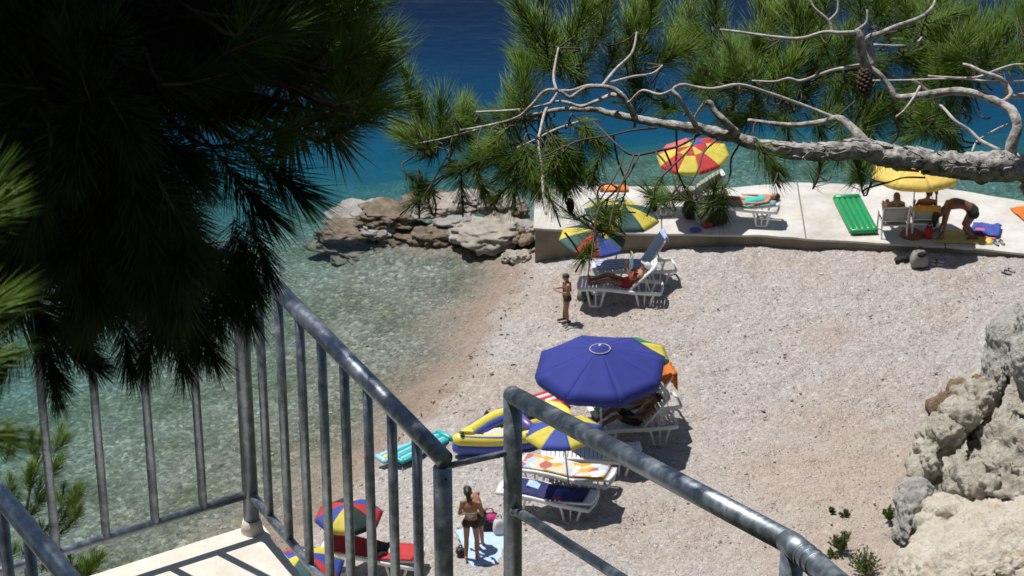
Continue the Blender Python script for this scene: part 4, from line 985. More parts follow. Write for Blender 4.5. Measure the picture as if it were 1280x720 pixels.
# ================================================================== BEACH THINGS
def tilt_rot(dx, dy, rz=0):
    """lean towards world (dx, dy) by that many radians"""
    return (Matrix.Rotation(dx, 4, 'Y') @ Matrix.Rotation(-dy, 4, 'X') @ Matrix.Rotation(rz, 4, 'Z')).to_euler()
def umbrella(p, h, r, cols, label, tilt=(0, 0), rz=0, val=.10, drop=.30, group='beach umbrellas', base=None, ring=False, inner=.45, rr=.016, curve=.16):
    n = len(cols); root = empty('beach_umbrella', p, 0, label, 'umbrella', group, rot=tilt_rot(tilt[0], tilt[1], rz))
    mb = MB(); mb.tube([(0, 0, -.15), (0, 0, h * .5), (0, 0, h + .01)], rr, 10); mb.build('pole', 'pole_metal' if not ring else 'white_plastic', root)
    dz = drop * r
    def prof(t): return h - dz * (t + curve * math.sin(math.pi * t) * -1)
    for k in range(n):
        a0 = 2 * math.pi * k / n; a1 = 2 * math.pi * (k + 1) / n; c = cols[k]
        zones = [(0.0, 1.0, c, 'canopy_panel')] if isinstance(c, str) else [(0.0, inner, c[0], 'inner_panel'), (inner, 1.0, c[1], 'canopy_panel')]
        for (t0, t1, cc, nm) in zones:
            V = []; NR = 7; NA = 6
            for i in range(NR + 1):
                t = t0 + (t1 - t0) * i / NR
                for j in range(NA + 1):
                    u = j / NA; a = a0 + (a1 - a0) * u
                    # straight hem between rib tips, cloth sags between the ribs
                    ch = math.cos(math.pi / n) / math.cos((u - .5) * 2 * math.pi / n)
                    rad = r * t * ch; sag = math.sin(math.pi * u) * .014 * r * t
                    V.append((rad * math.cos(a), rad * math.sin(a), prof(t) - sag))
            Fc = [(i * (NA + 1) + j, (i + 1) * (NA + 1) + j, (i + 1) * (NA + 1) + j + 1, i * (NA + 1) + j + 1) for i in range(NR) for j in range(NA)]
            if nm == 'canopy_panel' and val:
                am = (a0 + a1) / 2; b = len(V); hem = [Vector(V[NR * (NA + 1) + j]) for j in range(NA + 1)]; mid_ = (hem[0] + hem[-1]) / 2
                V += [tuple(h_) for h_ in hem]
                for j, h_ in enumerate(hem):
                    q_ = mid_ + (h_ - mid_) * .955; ou = Vector((math.cos(am), math.sin(am), 0))
                    V.append(tuple(Vector((q_.x, q_.y, h_.z)) - ou * (val * .28) - Vector((0, 0, val * (1 + .05 * math.sin(j * 2.4 + k))))))
                Fc += [(b + j, b + NA + 1 + j, b + NA + 2 + j, b + j + 1) for j in range(NA)]
            mb = MB(); mb.add(V, Fc); o = mb.build(nm, cc if cc in MATS else cc + '_cloth', root)
            md = o.modifiers.new('thick', 'SOLIDIFY'); md.thickness = .004
        d = Vector((math.cos(a0), math.sin(a0), 0))
        mb = MB(); mb.tube([Vector((0, 0, h - .04))] + [d * (r * t) + Vector((0, 0, prof(t) - .012)) for t in (.25, .5, .75, 1.0)], .005, 5); mb.build('rib', 'pole_metal', root)
    mb = MB(); mb.ell((0, 0, h + .02), (.028, .028, .035), None, 10, 8); mb.build('finial', 'white_plastic' if ring else 'pole_metal', root)
    if ring:
        mb = MB(); N = 32; R0 = r * .15
        V = []; 
        for i in range(7):
            t = i / 6
            for k in range(N):
                a = 2 * math.pi * k / N; V.append((R0 * t * math.cos(a), R0 * t * math.sin(a), prof(.155 * t) + .03 - .012 * t * t + (.004 * math.sin(8 * a) if i == 6 else 0)))
        mb.add(V, [(i * N + k, (i + 1) * N + k, (i + 1) * N + (k + 1) % N, i * N + (k + 1) % N) for i in range(6) for k in range(N)])
        v = mb.build('vent_cap', 'blue_canopy', root)
        mb = MB(); mb.tube([(R0 * math.cos(a), R0 * math.sin(a), prof(.155) + .02) for a in [2 * math.pi * k / 32 for k in range(32)]], .007, 6, closed=True); mb.build('vent_rim', 'white_cloth', v)
    if base == 'disc':
        mb = MB(); mb.tube([(0, 0, 0), (0, 0, .05), (0, 0, .075), (0, 0, .08)], [.26, .26, .22, .05], 24); mb.build('foot', 'terracotta', root, rot=root.rotation_euler.to_matrix().inverted().to_euler())
    if base == 'stone':
        mb = MB(); mb.tube([(0, 0, -.02), (0, 0, .10), (0, 0, .16), (0, 0, .17)], [.17, .17, .13, .03], 14); mb.build('foot', 'stone_base', root)
    return root
LW = .31
def lounger(p, rz, back, label, group='white sun loungers', tilt=0, flatc=0):
    """feet towards +y, head towards -y"""
    root = empty('sun_lounger', p, rz, label, 'lounger', group); z0 = .34; hy = -.22
    def zz(y): return z0 + .035 * math.sin((y + .25) * 2.3) * (1 if y > -.3 else .2)
    for s in (-1, 1):
        mb = MB(); mb.tube([(s * LW, y, zz(y)) for y in np.linspace(-.95, .95, 16)], .030, 10, flat=1.25); mb.build('side_rail', 'white_plastic', root)
        for yc in (-.58, .55):
            mb = MB(); x = s * (LW - .005); zt = zz(yc) - .02
            a = (x, yc - .21, zt); b = (x, yc - .12, .02); c = (x, yc + .12, .02); d = (x, yc + .21, zt)
            mb.tube(smooth_path([a, (x, yc - .16, .18), b], 3), .026, 8); mb.tube(smooth_path([d, (x, yc + .16, .18), c], 3), .026, 8); mb.tube([b, c], .026, 8); mb.tube([(x, yc, .02), (x, yc, zt)], .018, 7)
            mb.build('leg_frame', 'white_plastic', root)
    mb = MB(); mb.tube([(-LW, .95, zz(.95)), (0, .985, zz(.95)), (LW, .95, zz(.95))], .028, 8); mb.build('end_bar', 'white_plastic', root); mb = MB(); mb.tube([(-LW, -.95, zz(-.95)), (0, -.985, zz(-.95)), (LW, -.95, zz(-.95))], .028, 8); mb.build('end_bar', 'white_plastic', root)
    mb = MB()
    for y in np.arange(hy + .04, .93, .085): mb.box((0, y, zz(y) + .012), (LW * 2 - .03, .066, .018))
    mb.build('seat_slats', 'white_plastic', root, bevel=.004)
    mb = MB(); a = math.radians(back); ca, sa = math.cos(a), math.sin(a); L = .76
    rot = Matrix.Rotation(-a, 3, 'X')
    def bk(x, t): return Vector((x, hy - t * ca, zz(hy) + .015 + t * sa))
    for s in (-1, 1): mb.tube([bk(s * (LW - .05), 0), bk(s * (LW - .05), L * .5), bk(s * (LW - .06), L)], .022, 8)
    mb.tube([bk(-LW + .06, L), bk(0, L + .03), bk(LW - .06, L)], .022, 8)
    for t in np.arange(.05, L - .02, .085): mb.box(bk(0, t), (LW * 2 - .14, .064, .016), rot)
    if back > 15:
        for s in (-1, 1): mb.tube([bk(s * (LW - .07), L * .62), (s * (LW - .07), hy - L * ca * .62 - .18 * sa, zz(-.6) + .01)], .012, 6)
    mb.build('backrest', 'white_plastic', root)
    root.scale = (.90, .90, 1.12); return root, zz, bk
def towel_on(root, zz, bk, mat_, label, y0=-.2, y1=.9, t1=.7, wd=.5, seed=1, over=0):
    """towel laid on a lounger, following seat and backrest"""
    P = []; hy = -.22
    for y in np.linspace(y1, max(y0, hy), 14): P.append(Vector((0, y, zz(y) + .036)))
    if t1 > 0:
        for t in np.linspace(.03, t1, 9): b = bk(0, t); P.append(b + Vector((0, .012, .034)))
        if over:
            e = bk(0, .79); P.append(e + Vector((0, 0, .05)))
            for q in np.linspace(.05, over, 4): P.append(e + Vector((0, -.05, .03 - q)))
    V = []; NW = 8; r = random.Random(seed)
    for i, p in enumerate(P):
        for j in range(NW + 1):
            x = (j / NW - .5) * wd; e = mnoise.noise(Vector((x * 5, p.y * 5 + seed, seed * 2.2))) * .016
            V.append(Vector((x + .02 * mnoise.noise(Vector((p.y * 3, seed, 0))), p.y, p.z + e + .004)))
    Fc = [(i * (NW + 1) + j, (i + 1) * (NW + 1) + j, (i + 1) * (NW + 1) + j + 1, i * (NW + 1) + j + 1) for i in range(len(P) - 1) for j in range(NW)]
    mb = MB(); mb.add(V, Fc); o = mb.build('towel', mat_, None, root.location, root.rotation_euler); o.scale = (.90, .90, 1.12); md = o.modifiers.new('s', 'SOLIDIFY'); md.thickness = .012; md.offset = 1
    tag(o, label, 'towel'); return o
def drape(name, p, size, mat_, label, cat, seed=1, amp=.03, rz=0, thick=.015, kind=None):
    """loosely spread or crumpled cloth on the ground"""
    mb = MB(); N = 14; V = []
    for i in range(N + 1):
        for j in range(N + 1):
            x = (i / N - .5) * size[0]; y = (j / N - .5) * size[1]; e = mnoise.fractal(Vector((x * 3 + seed, y * 3, seed)), 1, 2, 3)
            V.append((x * (1 + .06 * mnoise.noise(Vector((y * 4, seed, 1)))), y * (1 + .06 * mnoise.noise(Vector((x * 4, seed, 5)))), .02 + amp * (.6 + e)))
    mb.add(V, [(i * (N + 1) + j, (i + 1) * (N + 1) + j, (i + 1) * (N + 1) + j + 1, i * (N + 1) + j + 1) for i in range(N) for j in range(N)])
    o = mb.build(name, mat_, None, p, (0, 0, rz)); md = o.modifiers.new('s', 'SOLIDIFY'); md.thickness = thick
    return tag(o, label, cat)
def bag(p, size, mat_, label, seed=1, rz=0, handle='black_cloth', name='beach_bag', cat='bag', group=None, flap=None):
    root = empty(name, p, rz, label, cat, group); mb = MB(); w_, d_, h_ = size
    bm = bmesh.new(); bmesh.ops.create_icosphere(bm, subdivisions=3, radius=1)
    V = []; 
    for v in bm.verts:
        c = v.co.copy(); c = Vector([math.copysign(abs(q) ** .62, q) for q in c]); q = 1 + .12 * mnoise.fractal(c * 1.7 + Vector((seed, 0, 0)), 1, 2, 3)
        tp = 1 - .25 * max(0, c.z); V.append(Vector((c.x * w_ / 2 * q * tp, c.y * d_ / 2 * q * tp, (c.z * q * .5 + .48) * h_)))
    mb.add(V, [[v.index for v in f.verts] for f in bm.faces]); bm.free(); mb.build('bag_body', mat_, root)
    mb = MB(); mb.tube(smooth_path([(-w_ * .22, 0, h_ * .85), (-w_ * .15, .02, h_ * 1.15), (w_ * .12, .03, h_ * 1.18), (w_ * .22, 0, h_ * .85)], 4), .012, 6); mb.build('handle', handle, root)
    if flap:
        mb = MB(); mb.ell((w_ * .05, -d_ * .12, h_ * .78), (w_ * .36, d_ * .34, h_ * .22), None, 10, 8); mb.build('scarf', flap, root)
    return root
def air_bed(p, L, W, n, mats, label, rz=0, name='air_mattress', pillow=True, r_=None, tilt=None):
    root = empty(name, p, rz, label, 'inflatable', rot=tilt); w_ = W / n
    for k in range(n):
        x = -W / 2 + w_ * (k + .5); mb = MB(); q = w_ * .56
        mb.tube([(x, -L / 2, q), (x, -L / 2 + .02, q), (x, -L / 2 + .06, q), (x, 0, q), (x, L / 2 - .06, q), (x, L / 2 - .02, q), (x, L / 2, q)], [q * .3, q * .75, q, q, q, q * .75, q * .3], 12, flat=.9); mb.build('air_tube', mats[k % len(mats)], root)
    if pillow:
        mb = MB(); q = w_ * .62; mb.tube([(-W / 2, L / 2 + .05, q), (-W / 2 + .05, L / 2 + .05, q), (W / 2 - .05, L / 2 + .05, q), (W / 2, L / 2 + .05, q)], [q * .5, q * 1.1, q * 1.1, q * .5], 12); mb.build('pillow', mats[0], root)
        mb = MB(); mb.tube([(-W / 2, -L / 2 - .03, q), (-W / 2 + .05, -L / 2 - .03, q), (W / 2 - .05, -L / 2 - .03, q), (W / 2, -L / 2 - .03, q)], [q * .4, q * .8, q * .8, q * .4], 12); mb.build('end_tube', mats[0], root)
    return root

# ------------------------------------------------------------------ people
def person(p, rz, J, label, skin, hair, hairstyle='short', wear=(), s=1.0, rot=None, face=True, group='people on the beach'):
    """one continuous body from joint positions; y is where the person faces"""
    s = s * .88; root = empty('person', p, rz, label, 'person', group, rot=rot)
    V = {k: Vector(v) for k, v in J.items()}
    mb = MB()
    lat = lambda a, b: (V[b] - V[a]).normalized()
    hl = lat('hip_l', 'hip_r'); shl = lat('sh_l', 'sh_r')
    sp = smooth_path([V['pelvis'], V['waist'], V['chest'], V['neck']], 4)
    T = [(sp[min(i + 1, 12)] - sp[max(i - 1, 0)]).normalized() for i in range(13)]
    prof = [(.150, .108), (.152, .108), (.142, .100), (.132, .094), (.126, .090), (.130, .092), (.140, .098), (.150, .104), (.158, .106), (.158, .100), (.140, .086), (.095, .068), (.052, .052)]
    rings = []
    cr = sp[0] - T[0] * .10
    for c, q in ((cr, .45), (cr + T[0] * .035, .80)):
        f = T[0].cross(hl).normalized(); rings.append((c, hl * (.150 * q), f * (.100 * q)))
    for i in range(13):
        t = i / 12; l_ = hl.lerp(shl, t).normalized(); f = T[i].cross(l_).normalized(); l2 = f.cross(T[i]).normalized(); rings.append((sp[i], l2 * prof[i][0], f * prof[i][1]))
    mb.loft(rings)
    hd = V['head']; nk = V['neck']; ud = (hd - nk).normalized(); fd = (V['look'] - hd); fd = (fd - ud * fd.dot(ud)).normalized(); sd = fd.cross(ud)
    HR = Matrix((sd, fd, ud)).transposed()
    mb.caps(nk - ud * .05, hd - ud * .04, .052, .050)
    mb.ell(hd + ud * .015, (.074, .092, .105), HR, 16, 12); mb.ell(hd - ud * .05 + fd * .022, (.056, .066, .062), HR, 12, 8)
    mb.ell(hd + fd * .098 - ud * .012, (.013, .018, .022), HR, 8, 6)
    for q in (-1, 1): mb.ell(hd + sd * (q * .078) - ud * .005 - fd * .005, (.010, .02, .03), HR, 8, 6)
    for q, sh, el, wr, hp, kn, an, to, hn in ((-1, 'sh_l', 'el_l', 'wr_l', 'hip_l', 'kn_l', 'an_l', 'to_l', 'ha_l'), (1, 'sh_r', 'el_r', 'wr_r', 'hip_r', 'kn_r', 'an_r', 'to_r', 'ha_r')):
        mb.ell(V[sh], (.058, .056, .058), None, 10, 8)
        mb.caps(V['neck'].lerp(V[sh], .35), V[sh], .055, .05)
        mb.caps(V[sh], V[el], .047, .037); mb.caps(V[el], V[wr], .037, .025)
        h = (V[hn] - V[wr]).normalized(); sv = h.cross(Vector((0, 0, 1))); sv = sv.normalized() if sv.length > .1 else Vector((1, 0, 0)); nv = h.cross(sv)
        R3 = Matrix((sv, h, nv)).transposed(); mb.ell(V[wr] + h * .055, (.040, .056, .018), R3, 10, 8)
        for k, (off, ln) in enumerate(((-.03, .066), (-.010, .078), (.010, .074), (.029, .058))):
            b = V[wr] + h * .09 + sv * off; m_ = b + h * ln * .5 - nv * .006; mb.caps(b, m_, .0095, .009, 7); mb.caps(m_, b + h * ln * .9 - nv * .022, .009, .008, 7)
        b = V[wr] + h * .035 - sv * .034; mb.caps(b, b - sv * .03 + h * .035, .011, .010, 7); mb.caps(b - sv * .03 + h * .035, b - sv * .034 + h * .065, .010, .009, 7)
        mb.caps(V[hp], V[kn], .086, .054); mb.caps(V[kn], V[kn].lerp(V[an], .35), .053, .056); mb.caps(V[kn].lerp(V[an], .35), V[an], .056, .036)
        mb.ell(V[hp] - V['look'].normalized() * 0 + Vector((0, -.02, -.01)), (.10, .10, .105), None, 10, 8)
        fdv = (V[to] - V[an]); heel = V[an] - fdv.normalized() * .05; low = Vector((0, 0, 0))
        mb.caps(heel, V[an].lerp(V[to], .7), .036, .032); mb.caps(V[an].lerp(V[to], .6) + Vector((.012, 0, 0)), V[to], .028, .020); mb.caps(V[an].lerp(V[to], .6) - Vector((.014, 0, 0)), V[to] - Vector((.022, 0, 0)), .026, .017)
    mb.v = [tuple(Vector(v) * s) for v in mb.v]
    o = mb.build('body', skin, root)
    md = o.modifiers.new('one_surface', 'REMESH'); md.mode = 'VOXEL'; md.voxel_size = .0105; md.use_smooth_shade = True
    sm = o.modifiers.new('soften', 'SMOOTH'); sm.factor = .5; sm.iterations = 3
    # hair
    hb = MB()
    hb.ell(hd + ud * .030 - fd * .014, (.086, .100, .104), HR, 16, 12)
    if hairstyle in ('long', 'pony', 'fall'):
        e = V.get('hair', hd - fd * .14 - ud * .22); m_ = hd - fd * .095 + ud * .01
        w0 = .055 if hairstyle == 'pony' else .085
        hb.caps(m_, m_.lerp(e, .5), w0, w0 * .9); hb.caps(m_.lerp(e, .5), e, w0 * .9, w0 * .35)
    hv = [Vector(v) for v in hb.v]
    hb.v = []
    for v in hv:   # open the face
        q = v - hd
        if q.dot(fd) > .045 and q.dot(ud) < .055: v = v - fd * (q.dot(fd) - .045)
        hb.v.append(tuple(v * s))
    if hair: 
        h_ = hb.build('hair', hair, root); rm = h_.modifiers.new('r', 'REMESH'); rm.mode = 'VOXEL'; rm.voxel_size = .014; rm.use_smooth_shade = True
    if face:
        for q in (-1, 1):
            eb = MB(); eb.ell((hd + fd * .086 + sd * (q * .030) + ud * .012) * s, (.011 * s, .007 * s, .007 * s), HR, 8, 6); eb.build('eye', 'hair_dark', root)
        eb = MB(); eb.ell((hd + fd * .084 - ud * .052) * s, (.024 * s, .007 * s, .006 * s), HR, 8, 6); eb.build('mouth', 'pink_cloth', root)
    def sub(i0, i1, k, name, m_):
        g = MB(); g.loft([(c, a * k, b * k) for c, a, b in rings[i0:i1]], cap=False); g.v = [tuple(Vector(v) * s) for v in g.v]
        ob = g.build(name, m_, root); md = ob.modifiers.new('s', 'SOLIDIFY'); md.thickness = .008; md.offset = 0; sdm = ob.modifiers.new('d', 'SUBSURF'); sdm.levels = 1; sdm.render_levels = 1; return ob
    for item in wear:
        kd, m_ = item[0], item[1]
        if kd in ('bottom', 'suit', 'shorts'):
            g = MB()
            for hp, kn in (('hip_l', 'kn_l'), ('hip_r', 'kn_r')):
                e = V[hp].lerp(V[kn], .62 if kd == 'shorts' else .10); g.caps(V[hp], e, .104 if kd != 'shorts' else .105, .088 if kd == 'shorts' else .094); g.ell(V[hp] + Vector((0, -.02, -.01)), (.107, .107, .108), None, 12, 8)
            top = 5 if kd != 'suit' else 12
            g.loft([(c, a * 1.06, b * 1.08) for c, a, b in rings[0:top]]); g.v = [tuple(Vector(v) * s) for v in g.v]
            ob = g.build(dict(bottom='bikini_bottom', suit='swimsuit', shorts='swim_shorts')[kd], m_, root); md = ob.modifiers.new('r', 'REMESH'); md.mode = 'VOXEL'; md.voxel_size = .012; md.use_smooth_shade = True
        if kd == 'top': sub(8, 11, 1.05, 'bikini_top', m_)
        if kd == 'band': sub(8, 10, 1.04, 'bikini_strap', m_)
        if kd == 'bow':
            f = T[7].cross(hl).normalized(); c = sp[6] + f * (-.115 if True else .1); g = MB()
            c = sp[6] - (V['look'] - hd).normalized() * .0; bk_ = T[6].cross(shl).normalized(); bk_ = -bk_ if bk_.dot(V['look'] - hd) > 0 else bk_
            c = sp[6] + bk_ * .105
            for q in (-1, 1): g.ell((c + shl * (q * .035) - T[6] * .02) * s, (.034 * s, .012 * s, .022 * s), None, 8, 6); g.ell((c + shl * (q * .02) - T[6] * .06) * s, (.012 * s, .008 * s, .045 * s), None, 8, 6)
            g.build('bikini_bow', m_, root)
        if kd == 'strap':
            g = MB(); f = T[9].cross(shl).normalized(); g.caps((sp[10] + shl * .07 + f * .095) * s, (sp[5] - shl * .05 + f * .10) * s, .02 * s, .02 * s); g.caps((sp[10] + shl * .07 - f * .095) * s, (sp[5] - shl * .05 - f * .10) * s, .02 * s, .02 * s); g.build('shoulder_strap', m_, root)
        if kd == 'cap':
            g = MB(); g.ell((hd + ud * .045 - fd * .01) * s, (.094 * s, .108 * s, .092 * s), HR, 16, 12); g.ell((hd + fd * .12 + ud * .04) * s, (.07 * s, .07 * s, .010 * s), HR, 12, 6); g.build('cap', m_, root)
        if kd == 'shoes':
            for an, to in (('an_l', 'to_l'), ('an_r', 'to_r')):
                g = MB(); g.caps((V[an] - (V[to] - V[an]).normalized() * .05) * s, (V[an].lerp(V[to], .8)) * s, .042 * s, .038 * s); g.build('shoe', m_, root)
    return root
def stand():
    J = dict(pelvis=(0, 0, .96), waist=(0, .0, 1.10), chest=(0, -.01, 1.28), neck=(0, -.015, 1.45), head=(0, .015, 1.60), look=(0, 1, 1.58))
    for q, n in ((-1, 'l'), (1, 'r')):
        J['sh_' + n] = (q * .175, -.01, 1.40); J['el_' + n] = (q * .22, -.03, 1.12); J['wr_' + n] = (q * .22, .05, .88); J['ha_' + n] = (q * .21, .10, .75)
        J['hip_' + n] = (q * .088, 0, .91); J['kn_' + n] = (q * .10, .02, .49); J['an_' + n] = (q * .10, -.02, .075); J['to_' + n] = (q * .12, .15, .03)
    return J
def recline(a, bz=.40, lift=.04, y0=-.14, spread=.1):
    """lying on a lounger, back raised by a degrees"""
    a = math.radians(a); P = Vector((0, y0, bz + .07)); t = Vector((0, -math.cos(a), math.sin(a))); up = Vector((0, math.sin(a), math.cos(a)))
    J = dict(pelvis=P, waist=P + t * .15 + up * .01, chest=P + t * .33 + up * .02, neck=P + t * .50 + up * .02, head=P + t * .64 + up * .05)
    J['look'] = J['head'] + up + Vector((0, .5, 0))
    for q, n in ((-1, 'l'), (1, 'r')):
        J['sh_' + n] = P + t * .45 + up * .01 + Vector((q * .175, 0, 0)); J['el_' + n] = P + t * .22 + up * .05 + Vector((q * .25, 0, 0)); J['wr_' + n] = P + t * .06 + up * .16 + Vector((q * .12, .1, 0)); J['ha_' + n] = P + t * .0 + up * .18 + Vector((q * .04, .16, 0))
        J['hip_' + n] = P + Vector((q * .088, .03, -.0)); J['kn_' + n] = P + Vector((q * spread, .45, lift * (1 if q > 0 else .6))); J['an_' + n] = P + Vector((q * spread, .86, -.02)); J['to_' + n] = P + Vector((q * (spread + .04), .92, .13))
    return J
def sit(a=20, bz=.46):
    a = math.radians(a); P = Vector((0, -.05, bz + .07)); t = Vector((0, -math.sin(a), math.cos(a))); fw = Vector((0, math.cos(a), math.sin(a)))
    J = dict(pelvis=P, waist=P + t * .15, chest=P + t * .33, neck=P + t * .50, head=P + t * .65 + fw * .03); J['look'] = J['head'] + Vector((0, 1, -.1))
    for q, n in ((-1, 'l'), (1, 'r')):
        J['sh_' + n] = P + t * .45 + Vector((q * .175, 0, 0)); J['el_' + n] = P + t * .20 + fw * .06 + Vector((q * .26, 0, 0)); J['wr_' + n] = P + t * .16 + fw * .28 + Vector((q * .25, 0, 0)); J['ha_' + n] = P + t * .14 + fw * .40 + Vector((q * .22, 0, 0))
        J['hip_' + n] = P + Vector((q * .088, .05, 0)); J['kn_' + n] = P + Vector((q * .12, .45, .03)); J['an_' + n] = P + Vector((q * .12, .55, -.40)); J['to_' + n] = P + Vector((q * .14, .70, -.45))
    return J

R90 = math.radians(90)
# ---- the boy
def boy():
    J = stand()
    for q, n in ((-1, 'l'), (1, 'r')):
        J['el_' + n] = (q * .20, .02, 1.14); J['wr_' + n] = (q * .10, .24, 1.18); J['ha_' + n] = (q * .05, .36, 1.22)
    J['head'] = (0, .03, 1.615); J['look'] = (.1, 1, 1.55)
    J['an_r'] = (.09, .06, .075); J['to_r'] = (.11, .23, .03)
    person(beach_pt(708, 403), R90 + .15, J, 'boy in brown trunks standing alone on the pebbles, hands held before his chest', 'skin_tan', 'hair_brown', 'short', (('bottom', 'brown_cloth'), ('strap', 'black_cloth'), ('shoes', 'black_cloth')), s=.74).scale = (1.2, 1.2, 1)
boy()
# ---- the woman and the man behind her, bottom centre
def pair():
    J = stand()
    J['head'] = (-.07, .09, 1.57); J['neck'] = (-.02, .01, 1.45); J['look'] = (-.15, .8, 1.0); J['chest'] = (-.01, -.015, 1.28); J['hair'] = (-.02, -.05, 1.36)
    J['el_l'] = (-.24, -.02, 1.13); J['wr_l'] = (-.16, .19, 1.08); J['ha_l'] = (-.08, .28, 1.10); J['el_r'] = (.24, -.02, 1.13); J['wr_r'] = (.17, .19, 1.06); J['ha_r'] = (.08, .28, 1.08)
    J['kn_r'] = (.12, .03, .49); J['an_r'] = (.13, -.03, .075); J['to_r'] = (.15, .14, .03); J['an_l'] = (-.10, -.06, .075); J['to_l'] = (-.12, .11, .03)
    person(beach_pt(589, 699), -.12, J, 'woman with dark ponytail in brown bikini standing with her back to us', 'skin_tan', 'hair_dark', 'pony', (('bottom', 'brown_cloth'), ('band', 'white_cloth'), ('bow', 'white_cloth')), s=.92)
    J = stand(); f = .62
    J['waist'] = (0, .03, 1.09); J['chest'] = (0, .10, 1.25); J['neck'] = (0, .18, 1.39); J['head'] = (0, .29, 1.47); J['look'] = (0, 1.0, .9)
    for q, n in ((-1, 'l'), (1, 'r')):
        J['sh_' + n] = (q * .18, .15, 1.35); J['el_' + n] = (q * .23, .18, 1.07); J['wr_' + n] = (q * .16, .34, .92); J['ha_' + n] = (q * .12, .42, .84)
    p = beach_pt(590, 697) + Vector((.13, .30, 0)); p.z = beach_z(p.x, p.y)
    person(p, R90 - .5, J, 'man with bowed head right behind the woman in the brown bikini', 'skin_light', 'hair_dark', 'short', (('shorts', 'brown_cloth'),), s=.86)
    drape('towel', beach_pt(612, 683) + Vector((.06, 0, .015)), (1.05, 1.25), 'lightblue_cloth', 'light blue towel spread on the pebbles beside the standing woman', 'towel', 3, .02, .25)
    bag(beach_pt(612, 666), (.40, .30, .40), 'black_cloth', 'black beach bag with magenta scarf behind the light blue towel', 2, .2, 'magenta_cloth', flap='magenta_cloth')
    bag(beach_pt(624, 670), (.22, .2, .36), 'white_cloth', 'white carrier bag next to the black beach bag', 5, .1, 'white_cloth')
    bag(beach_pt(576, 693), (.17, .14, .14), 'black_rubber', 'small black camera pouch at the left corner of the light blue towel', 8, .4)
pair()

# ---- umbrellas
umbrella(beach_pt(752, 560), 2.17, 1.25, ['blue_canopy'] * 8, 'large plain navy blue umbrella with pale ring at the top', tilt=(-.03, -.02), rz=.25, val=.18, drop=.34, curve=.03, ring=True, rr=.02)
umbrella(beach_pt(782, 540), 1.85, .84, ['green', 'yellow'] * 4, 'green and yellow umbrella hidden behind the large navy blue one', tilt=(-.02, .05), rz=.5, val=.06)
umbrella(beach_pt(714, 636), 1.75, .68, ['yellow', 'blue'] * 4, 'yellow and blue umbrella partly behind the upright post of the right handrail', tilt=(-.10, .05), rz=.18, val=.05)
umbrella(beach_pt(731, 372), 1.62, .72, [('blue', 'yellow'), ('red', 'blue'), ('teal', 'teal'), ('yellow', 'yellow'), ('teal', 'teal'), ('red', 'red'), ('blue', 'blue'), ('yellow', 'teal')], 'small red, blue and yellow umbrella above the lounging woman in red', tilt=(.10, -.06), rz=.2, val=.05, base='stone', inner=.5)
umbrella(beach_pt(766, 354), 1.85, .80, ['yellow', 'teal'] * 4, 'yellow and grey green umbrella behind the small red, blue and yellow one', tilt=(.10, .0), rz=.6, val=.05)
umbrella(beach_pt(440, 712), 1.35, .60, ['yellow', 'darkgreen', 'red', 'blue', 'yellow', 'darkgreen', 'red', 'blue'], 'red, blue, yellow and dark green umbrella beside the red lounger', tilt=(-.02, .0), rz=1.0, val=.05, drop=.42)
umbrella(beach_pt(385, 790), 1.55, .66, ['yellow', 'teal', 'red', 'blue', 'yellow', 'teal', 'red', 'blue'], 'blue, red and grey umbrella cut off at the bottom behind the landing railing', tilt=(.0, .0), rz=.3, val=.05, drop=.42)
pz = lambda x, y: gr(x, y, PZ + .004)
umbrella(pz(873, 268), 1.75, .80, [('red', 'yellow'), ('blue', 'red'), ('green', 'violet'), ('yellow', 'pink'), ('yellow', 'pink'), ('red', 'yellow'), ('yellow', 'red'), ('red', 'yellow'), ('yellow', 'red'), ('red', 'yellow')], 'red and yellow striped umbrella with green and violet panels on the pier', tilt=(-.12, -.10), rz=-.2, val=.06, inner=.42)
umbrella(pz(1140, 294), 1.72, .98, ['lemon'] * 8, 'plain pale yellow umbrella over the two chairs on the pier', tilt=(-.01, .08), rz=.2, val=.10, base='disc')

# ---- loungers on the beach
A = lounger(beach_pt(775, 378), R90 - .10, 40, 'white lounger carrying the woman in red')
B = lounger(beach_pt(792, 354), R90 + .12, 52, 'white lounger with raised back and blue and white towel behind the woman in red')
towel_on(*B, 'blue_white_towel', 'blue and white towel over the raised lounger behind the woman in red', t1=.76, over=.1, seed=2)
C_ = lounger(beach_pt(786, 552), R90 + .20, 42, 'white lounger in the shade of the navy umbrella, nearer of the two')
D_ = lounger(beach_pt(792, 528), R90 + .25, 46, 'white lounger with orange towel under the navy umbrella, farther of the two')
towel_on(*D_, 'sea_towel', 'patterned turquoise towel under the person in yellow', t1=.3, seed=4, wd=.62)
def orange_towel():
    root, zz, bk = D_; V = []; N = 10
    for i in range(9):
        for j in range(N + 1):
            x = (j / N - .5) * .56
            if i < 4: c = bk(0, .55 + .075 * i) + Vector((0, .03, .045))
            else: c = bk(0, .80) + Vector((0, -.05 - .005 * i, .05 - .085 * (i - 4)))
            V.append(c + Vector((x, .022 * math.sin(j * 2.1) * (i > 3), .012 * math.sin(j * 1.7))))
    mb = MB(); mb.add(V, [(i * (N + 1) + j, (i + 1) * (N + 1) + j, (i + 1) * (N + 1) + j + 1, i * (N + 1) + j + 1) for i in range(8) for j in range(N)])
    o = mb.build('towel', 'orange_cloth', None, root.location, root.rotation_euler); o.scale = (.90, .90, 1.12); o.modifiers.new('s', 'SOLIDIFY').thickness = .012; tag(o, 'bright orange towel hung over a raised lounger back', 'towel')
orange_towel()
E_ = lounger(beach_pt(738, 590), R90 - .05, 8, 'white lounger mostly hidden behind the sloping handrail')
